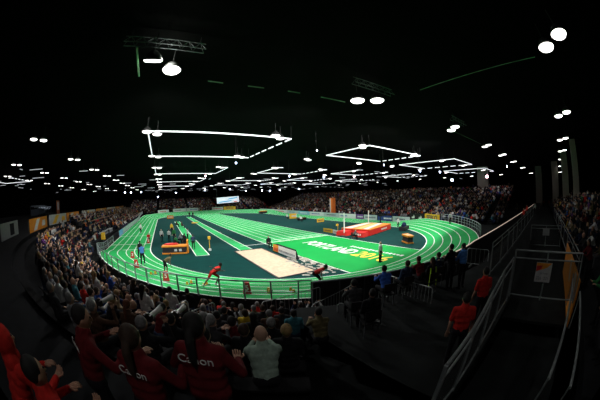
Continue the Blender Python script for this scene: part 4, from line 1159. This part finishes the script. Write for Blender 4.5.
seated_on_chair(301, 221.5, 'official in white sitting at the brown rack', 'white', 'grey', 30, 'dark chair at the brown rack')
seated_on_chair(353.5, 239, 'official in grey crouched on a chair before the landing mat', 'grey', 'blond', 60, 'dark chair before the landing mat', kind=fwdm)
seated_on_chair(177, 226.8, 'first of the dark figures resting by the left runway', 'brown', 'black', 60, 'first dark chair by the left runway')
seated_on_chair(182, 228, 'second dark figure resting by the left runway', 'maroon', 'black', 80, 'second dark chair by the left runway')
for px, py, sh, lab in ((398, 228, 'white', 'person in white beside the equipment trolley'), (450, 224.6, 'white', 'person in white shirt by the end of the bright yellow board')):
    ath(px, py, stdm, lab, sh, 'black', 'fair', 'brown', 30, 'officials', 'black')

# ------------------------------------------------------------------ barriers near the camera
def barricade(a, b, z, h, label, bars=14, cat='barricade', mt=None, group='steel crowd barricades'):
    mt = mt or M_galv
    a, b = Vector((a[0], a[1], z)), Vector((b[0], b[1], z)); L = (b-a).length; u = (b-a).normalized(); mid = (a+b)/2
    t = empty('crowd_barricade', mid, math.atan2(u.y, u.x), label, cat, group)
    f = MB(); f.tube([(-L/2, 0, .1), (-L/2, 0, h-.06), (-L/2+.06, 0, h), (L/2-.06, 0, h), (L/2, 0, h-.06), (L/2, 0, .1)], .022, 6); f.build('frame', mt, t)
    f = MB(); f.tube([(-L/2, 0, .18), (L/2, 0, .18)], .018, 6); f.build('lower_rail', mt, t)
    for i in range(1, bars):
        x = -L/2+L*i/bars; f = MB(); f.tube([(x, 0, .18), (x, 0, h)], .010, 5); f.build('bar', mt, t)
    for x in (-L/2+.25, L/2-.25): f = MB(); f.box((x, 0, .05), (.06, .5, .10)); f.build('foot', mt, t)
    return t
def bar_px(pa, pb, ztopp, base, label, **k):
    a = G(*pa, ztopp); b = G(*pb, ztopp); return barricade(a, b, base, ztopp-base, label, **k)
bar_px((388, 275), (433, 288), 2.55, 1.5, 'steel barricade with upright bars behind the spectator in denim')
bar_px((338, 303), (378, 308), 2.3, 1.61, 'low grey barricade standing alone on the dark deck', bars=3)
bar_px((262, 302), (320, 287), 1.75, .66, 'steel barricade before the black board end, left one')
bar_px((312, 305), (352, 285), 1.95, .99, 'steel barricade sloping up to the black board wall')
bar_px((152, 318), (187, 300), 2.6, 1.65, 'pale steel barricade tilted among the lower left spectators', bars=9)
bar_px((190, 312), (214, 302), 2.5, 1.65, 'second pale steel barricade right of the tilted one', bars=8)
bar_px((468, 248), (489, 250), 2.6, 1.6, 'steel barricade end beyond the bright blue jacket', bars=5)

# mesh fence along the walkway and round the stairwell
M_mesh = mat('fence_mesh', (.05, .055, .055), .7, metal=.2, alpha=.55)
def mesh_fence(pts, h, label, group='mesh fences of the walkway', mesh=True, r=.028, posts=True):
    t = empty('mesh_fence', pts[0], 0, label, 'fence', group); O = Vector(pts[0]); P = [Vector(p)-O for p in pts]
    f = MB(); f.tube([p+Vector((0, 0, h)) for p in P], r, 6); f.build('top_rail', M_galv, t)
    f = MB(); f.tube([p+Vector((0, 0, h-.22)) for p in P], r*.7, 6); f.build('middle_rail', M_galv, t)
    f = MB(); f.tube([p+Vector((0, 0, .08)) for p in P], r*.8, 6); f.build('bottom_rail', M_galv, t)
    if posts:
        for p in P: f = MB(); f.box(p+Vector((0, 0, h/2)), (.05, .05, h)); f.build('post', M_galv, t)
    if mesh:
        f = MB()
        for a, b in zip(P[:-1], P[1:]): f.quad([a+Vector((0, 0, .1)), b+Vector((0, 0, .1)), b+Vector((0, 0, h-.22)), a+Vector((0, 0, h-.22))])
        f.build('mesh_panel', M_mesh, t)
    return t
mesh_fence([(x, -51.5-(x+5.8)*.02, DECK) for x in (-5.8, -3.6, -1.4, .8, 3, 6, 9, 13, 18, 24)], 1.4, 'mesh fence with steel rails running along the walkway to the far end')
ZW = 2.55
WL = [(-14.45, -53.15), (-13.4, -53.1), (-12.0, -53.0), (-10.5, -52.95), (-9.1, -53.0)]
mesh_fence([(x, y, ZW-.95 if False else 2.3) for x, y in WL], 1.35, 'mesh fence with double steel rails on the left of the stairwell')
mesh_fence([(-9.05, -53.05, 2.45), (-9.05, -54.2, 2.45), (-9.05, -55.5, 2.45)], 1.42, 'mesh gate across the stairwell carrying a section sign')
t = empty('section_sign', (-9.12, -54.12, 3.30), 0, 'white and orange section sign on the stairwell gate', 'sign')
# sign faces west, towards the photographer
f = MB(); f.box((0, 0, 0), (.02, .56, .56)); f.build('sign_panel', mat('sign_face', (.55, .55, .55), .5), t)
f = MB(); f.quad([(-.012, .27, .02), (-.012, .27, .27), (-.012, -.27, .27), (-.012, -.10, .14)]); f.build('orange_field', M_orange, t)
f = MB(); f.quad([(-.0125, .27, .02), (-.0125, .27, .18), (-.0125, .06, .2), (-.0125, .10, .10)]); f.build('red_field', M_red, t)
Mx = frame_matrix((-.013, 0, -.17), (0, -1, 0), (0, 0, 1)); text_obj('lettering', '226  231', .13, M_ink, Mx, t, depth=.002)
Mx = frame_matrix((-.013, -.02, -.03), (0, -1, 0), (0, 0, 1)); text_obj('lettering', 'SECTIONS', .06, M_ink, Mx, t, depth=.002)
# stairwell floor, right hand rails, board on the wall
f = MB(); f.box((-12, -54.3, 1.2), (6.0, 2.4, .1)); struct('floor', f, M_floor)
f = MB(); f.box((26, -54.4, 1.55), (69.5, 2.9, .1)); struct('floor', f, M_floor)
def handrail(pa, pb, z, label, pm=None):
    P = [G(*p, z) for p in ([pa]+([pm] if pm else [])+[pb])]; O = P[0]
    t = empty('handrail', O, 0, label, 'handrail', 'handrails right of the stairwell')
    a, b = P[0]-O, P[-1]-O
    f = MB(); f.tube([a, b], .03, 8); f.build('rail', M_galv, t)
    for k in (.02, .98):
        q = a+(b-a)*k; f = MB(); f.tube([q-Vector((0, 0, .95)), q], .02, 6); f.build('post', M_galv, t)
    return O
handrail((548.5, 379), (573.5, 274), 3.15, 'pale handrail just right of the stairwell')
handrail((570, 388), (580, 292), 3.15, 'second handrail in front of the leaning people')
for k, (x0, x1) in enumerate(((-8.9, -7.0), (-6.9, -3.0))):
    f = MB(); f.box(((x0+x1)/2, -55.62, 2.33), (x1-x0, .06, 1.44)); o = f.build('advertising_board', M_orange); tag(o, ['orange and white board on the right wall behind the gate', 'long orange board along the right wall of the walkway'][k], 'board', 'boards on the right wall')
    f = MB(); f.quad([(x0+.4, -55.585, 2.25), (x0+.8, -55.585, 2.25), (x0+1.2, -55.585, 3.0), (x0+.8, -55.585, 3.0)]); q = f.build('white_stripe', M_bwb); q.parent = o
mesh_fence([(x, -55.85, 2.2) for x in (-6.8, -4, -1, 2, 5, 9, 14, 20)], 1.15, 'steel rail fence between the walkway and the right stand', mesh=False)
mesh_fence([(3.5, -52.9, 1.6), (3.5, -54.3, 1.6), (3.5, -55.7, 1.6)], 1.5, 'second mesh gate far along the walkway')
f = MB(); f.box((3.42, -54.3, 2.65), (.02, .6, .5)); tag(f.build('notice', M_bwb), 'pale square notice on the far walkway gate', 'notice')

# ------------------------------------------------------------------ ceiling
M_house = mat('lamp_housing', (.05, .05, .05), .6)
NX = [-59, -45.6, -32, -18.0, -4.7, 7.5, 19.5, 30, 42, 58, 82]
NY = [-56.3, -43, -29.6, -16.3, -3.3, 9.5, 22.5, 35.5, 48.5, 66, 88]
lampN = 0
names_x = ['outermost west', 'second west', 'third west', 'fourth', 'fifth', 'sixth', 'seventh', 'eighth', 'ninth', 'tenth', 'eleventh', 'easternmost']
names_y = ['south row', 'second row', 'third row', 'fourth row', 'fifth row', 'sixth row', 'seventh row', 'eighth row', 'ninth row', 'tenth row', 'eleventh row', 'last row']
mh = MB(); mh.tube([(0, 0, .05), (0, 0, .35), (0, 0, .55)], [.52, .35, .12], 14); ME_h = mh.mesh('lamp_housing', True); ME_h.materials.append(M_house)
ml = MB(); ml.tube([(0, 0, -.05), (0, 0, .04)], [.42, .5], 16); ME_l = ml.mesh('lamp_lens'); ME_l.materials.append(M_lamp)
ms_ = MB(); ms_.tube([(0, 0, .5), (0, 0, 1.45)], .025, 5); ME_s = ms_.mesh('stem'); ME_s.materials.append(M_house)
for i, x in enumerate(NX):
    for j, y in enumerate(NY):
        if j == 0 and i < 3: continue
        sh = -.06*max(0, x+18) if j else -.07*max(0, x+6); ox = oy = 0; fl = 1
        if (i, j) == (3, 1): ox, oy = .7, .35
        if (i, j) == (4, 1): ox, oy, fl = .4, .75, -1
        if (i, j) == (4, 0): ox, oy = -.5, 0
        for s_ in (-1, 1):
            px_, py_ = x+ox+s_*.52, y+oy+sh+s_*.46*fl
            t = empty('ceiling_lamp', (px_, py_, LAMPZ), 0, '%s round ceiling lamp of the pair hung in %s, %s column' % ('left' if s_ < 0 else 'right', names_y[j], names_x[i]), 'lamp', 'paired round ceiling lamps')
            if (i, j) == (3, 1) and s_ < 0: t.rotation_euler.x = math.radians(27)
            for nm, me in (('lamp_housing', ME_h), ('lens', ME_l), ('stem', ME_s)):
                o = bpy.data.objects.new(nm, me); COL.objects.link(o); o.parent = t
            lampN += 1
# rectangular light frames
frames = []
for ci, (x0, x1, sy) in enumerate(((-72, -60, 4), (-18.4, -3.0, 0), (7.6, 21, -2.0), (29, 41, -5.4), (52, 64, -6))):
    for ri, (y0, y1) in enumerate(((-30.3, -16.6), (-4.0, 7.8), (22, 34), (48, 60))):
        if ci == 0 and ri not in (1,): continue
        if ci == 2 and ri == 0: y1 = -21
        t = empty('light_frame', ((x0+x1)/2, (y0+y1)/2+sy, LAMPZ), 0, 'rectangle of white tube lights on the ceiling, %s, %s' % (['west edge', 'above the left runways', 'above the right infield', 'above the east stand', 'far east'][ci], names_y[ri*2]), 'light frame', 'rectangular light frames')
        hx, hy = (x1-x0)/2, (y1-y0)/2
        for k, (a, b) in enumerate((((-hx, -hy), (hx, -hy)), ((hx, -hy), (hx, hy)), ((hx, hy), (-hx, hy)), ((-hx, hy), (-hx, -hy)))):
            a, b = Vector((*a, 0)), Vector((*b, 0)); f = MB()
            if k == 1 or (ri > 0 and k in (0,)):      # dashed side
                ks = 6 if k == 1 else 9
                gap = [.62]*ks if k == 1 else [.35]*ks
                if ri > 0 and k == 0: gap = [.9]+[0]*7+[.9]
                for q in range(ks):
                    if gap[q] <= 0: continue
                    c0 = a+(b-a)*(q/ks); c1 = a+(b-a)*((q+gap[q])/ks); mid = (c0+c1)/2
                    f = MB(); f.box(mid, (max(.10, abs(c1.x-c0.x)), max(.10, abs(c1.y-c0.y)), .12)); f.build('tube_light', M_tube, t)
            else:
                mid = (a+b)/2; f.box(mid, (max(.10, abs(b.x-a.x)), max(.10, abs(b.y-a.y)), .12)); f.build('tube_light', M_tube, t)
        for a, b in ((-hx, -hy), (hx, -hy), (hx, hy), (-hx, hy)):
            f = MB(); f.tube([(a, b, .05), (a, b, 1.45)], .02, 4); f.build('hanger', M_house, t)
# star bright spotlights on their brackets
stars = [(452, 180, 9, 0), (487, 176.5, 9, 1), (420, 171, 9.5, 0), (440, 172, 9.5, 0), (236, 163, 10, 0), (205.5, 176, 10, 1), (289.5, 176, 10, 0), (324, 177, 10, 0), (125, 192.5, 0, 0), (131, 192.5, 0, 0), (158, 197, 0, 0), (141, 192, 0, 0),
         (317, 150.5, 11, 0), (384, 165, 10.5, 0), (507, 166.5, 10.5, 0), (354, 177, 10.3, 1), (262, 190.5, 9, 0), (270, 191, 9, 0), (280, 190, 9, 0), (299, 189, 9, 0), (176, 193, 8, 0), (230, 189, 9, 0), (246, 191, 9, 0), (205, 190, 8.5, 0)]
for i, (px, py, zz, c_) in enumerate(stars):
    d = ray(px, py); tt = (zz-CH)/d.z if zz and d.z > .02 else 118
    if tt > 125: tt = 118
    p = CAM+d*min(tt, 118)
    t = empty('spotlight', p, 0, 'small %s spotlight hanging at column %d of the picture width, row %d' % ('pinkish' if c_ else 'bluish white', 0, 0), 'spotlight', 'bright hanging spotlights')
    t['label'] = '%s spotlight, %s' % ('pinkish' if c_ else 'bluish white', ['brightest over the east crowd', 'beside the broad pale column', 'left of a pair over the east stand', 'right of a pair over the east stand', 'inside the second light frame', 'below the second light frame', 'over the middle infield', 'over the sprint finish', 'low at left, first of three', 'low at left, second of three', 'above the far left bend', 'low at left, third of three', 'between the two largest light frames', 'right of the second large frame', 'high over the right stand', 'over the landing mat', 'first in the far row', 'second in the far row', 'third in the far row', 'last in the far row', 'over the far left crowd', 'left of the far row', 'above the video screen edge', 'left of the video screen'][i])
    r = .0045*(p-CAM).length*(1.25 if i in (0, 1) else .8 if i < 8 else .62)
    f = MB(); f.ball((0, 0, 0), r, 10); f.build('lens', M_starp if c_ else M_star, t)
    f = MB(); f.tube([(0, r*.6, r*.5), (0, r*1.6, r*1.2)], [r*.9, r*1.1], 8); f.build('housing', M_house, t)
    f = MB(); f.tube([(0, r*1.2, r), (0, r*1.2, 13.46-p.z)], .02, 4); f.build('stem', M_house, t)
# rows of small strip lights deep in the hall
rs = random.Random(5); k = 0
ms_ = {}
for L in (1.2, 2.0, 3.4):
    f = MB(); f.box((0, 0, 0), (L, .12, .10)); ms_[L] = f.mesh('strip_light'); ms_[L].materials.append(M_dash)
f = MB(); f.box((0, 0, .12), (.3, .1, .12)); f.tube([(0, 0, .15), (0, 0, 1.5)], .02, 4); ME_b = f.mesh('bracket'); ME_b.materials.append(M_house)
for i in range(150):
    x = rs.uniform(-75, 95); y = rs.uniform(-18, 112)
    if x < -30 and y > 40 and rs.random() < .5: continue
    if x > -24 and x < 24 and y < 10: y += 60
    if any(abs(x-a_) < 3 for a_ in NX) and any(abs(y+.06*max(0, x+18)-b_) < 2.6 for b_ in NY): continue
    zz = rs.choice([10.6, 11.4, 11.9])
    t = empty('strip_light', (x, y, zz), rs.choice([0, 0, 0, PI/2]), 'small white strip light hanging deep in the dark ceiling of the hall', 'light', 'small strip lights of the ceiling')
    for nm, me in (('tube', ms_[rs.choice([1.2, 2.0, 2.0, 3.4])]), ('bracket', ME_b)):
        o = bpy.data.objects.new(nm, me); COL.objects.link(o); o.parent = t
    o.scale.z = (13.46-zz)/1.5
# green beams and near trusses
M_gbeam = mat('beam_green', (.30, .52, .32), .6, emis=0)
def beam(pa, pb, z, label, r=.035):
    a, b = G(*pa, z), G(*pb, z); f = MB(); f.tube([Vector((0, 0, 0)), b-a], r, 6); o = f.build('ceiling_pipe', M_gbeam, loc=a); tag(o, label, 'pipe', 'thin green ceiling pipes'); return o
beam((208, 81), (223, 83), 12, 'green pipe length, first left in the broken line'); beam((248, 86), (264, 88), 12, 'green pipe length, second in the broken line')
beam((288, 91), (300, 93), 12, 'green pipe length, third in the broken line'); beam((321, 97), (345, 102), 12, 'green pipe length ending at the centre lamps')
beam((420, 90), (535, 57), 12, 'long thin green pipe slanting to the top right lamps', .02); beam((455, 132), (481, 144), 12, 'green pipe by the lamp right of centre')
beam((137, 47), (139, 76), 12.5, 'dull green pipe piece at the left of the near truss', .06)
def truss(cx, cy, rz, L, label):
    t = empty('lighting_truss', (cx, cy, 12.6), rz, label, 'truss', 'ceiling trusses'); f = MB(); h = .45
    for yy in (-.2, .2): f.tube([(-L/2, yy, 0), (L/2, yy, 0)], .025, 5)
    f.tube([(-L/2, 0, h), (L/2, 0, h)], .025, 5); f.build('chord', M_galv, t)
    f = MB(); nseg = int(L/.6)
    for i in range(nseg):
        x0, x1 = -L/2+L*i/nseg, -L/2+L*(i+1)/nseg
        for yy in (-.2, .2): f.tube([(x0, yy, 0), ((x0+x1)/2, 0, h), (x1, yy, 0)], .014, 4)
    f.build('lattice', M_galv, t)
    for x in (-L/2+.3, L/2-.3): f = MB(); f.tube([(x, 0, h), (x, 0, .85)], .02, 4); f.build('hanger', M_house, t)
truss(-17.4, -43.6, .1, 4.2, 'short steel truss above the upper left pair of lamps'); truss(-4.4, -43.9, -.1, 3.6, 'short steel truss above the centre pair of lamps')
truss(7.8, -45.2, -.1, 3.2, 'short steel truss above the lamps right of centre')
for x, y, e in ((-17.6, -43.4, 110), (-4.5, -43.6, 60), (7.6, -44.7, 14), (-5.2, -56.6, 6), (-10, -41.5, 10)):  # added point lights to brighten trusses and pipes, without fixtures of their own
    L = bpy.data.lights.new('rig_fill', 'POINT'); o = bpy.data.objects.new('rig_fill', L); COL.objects.link(o); L.energy = e; L.shadow_soft_size = .12; o.location = (x+.5, y+.5, 12.1); L.color = (.95, 1, .9)
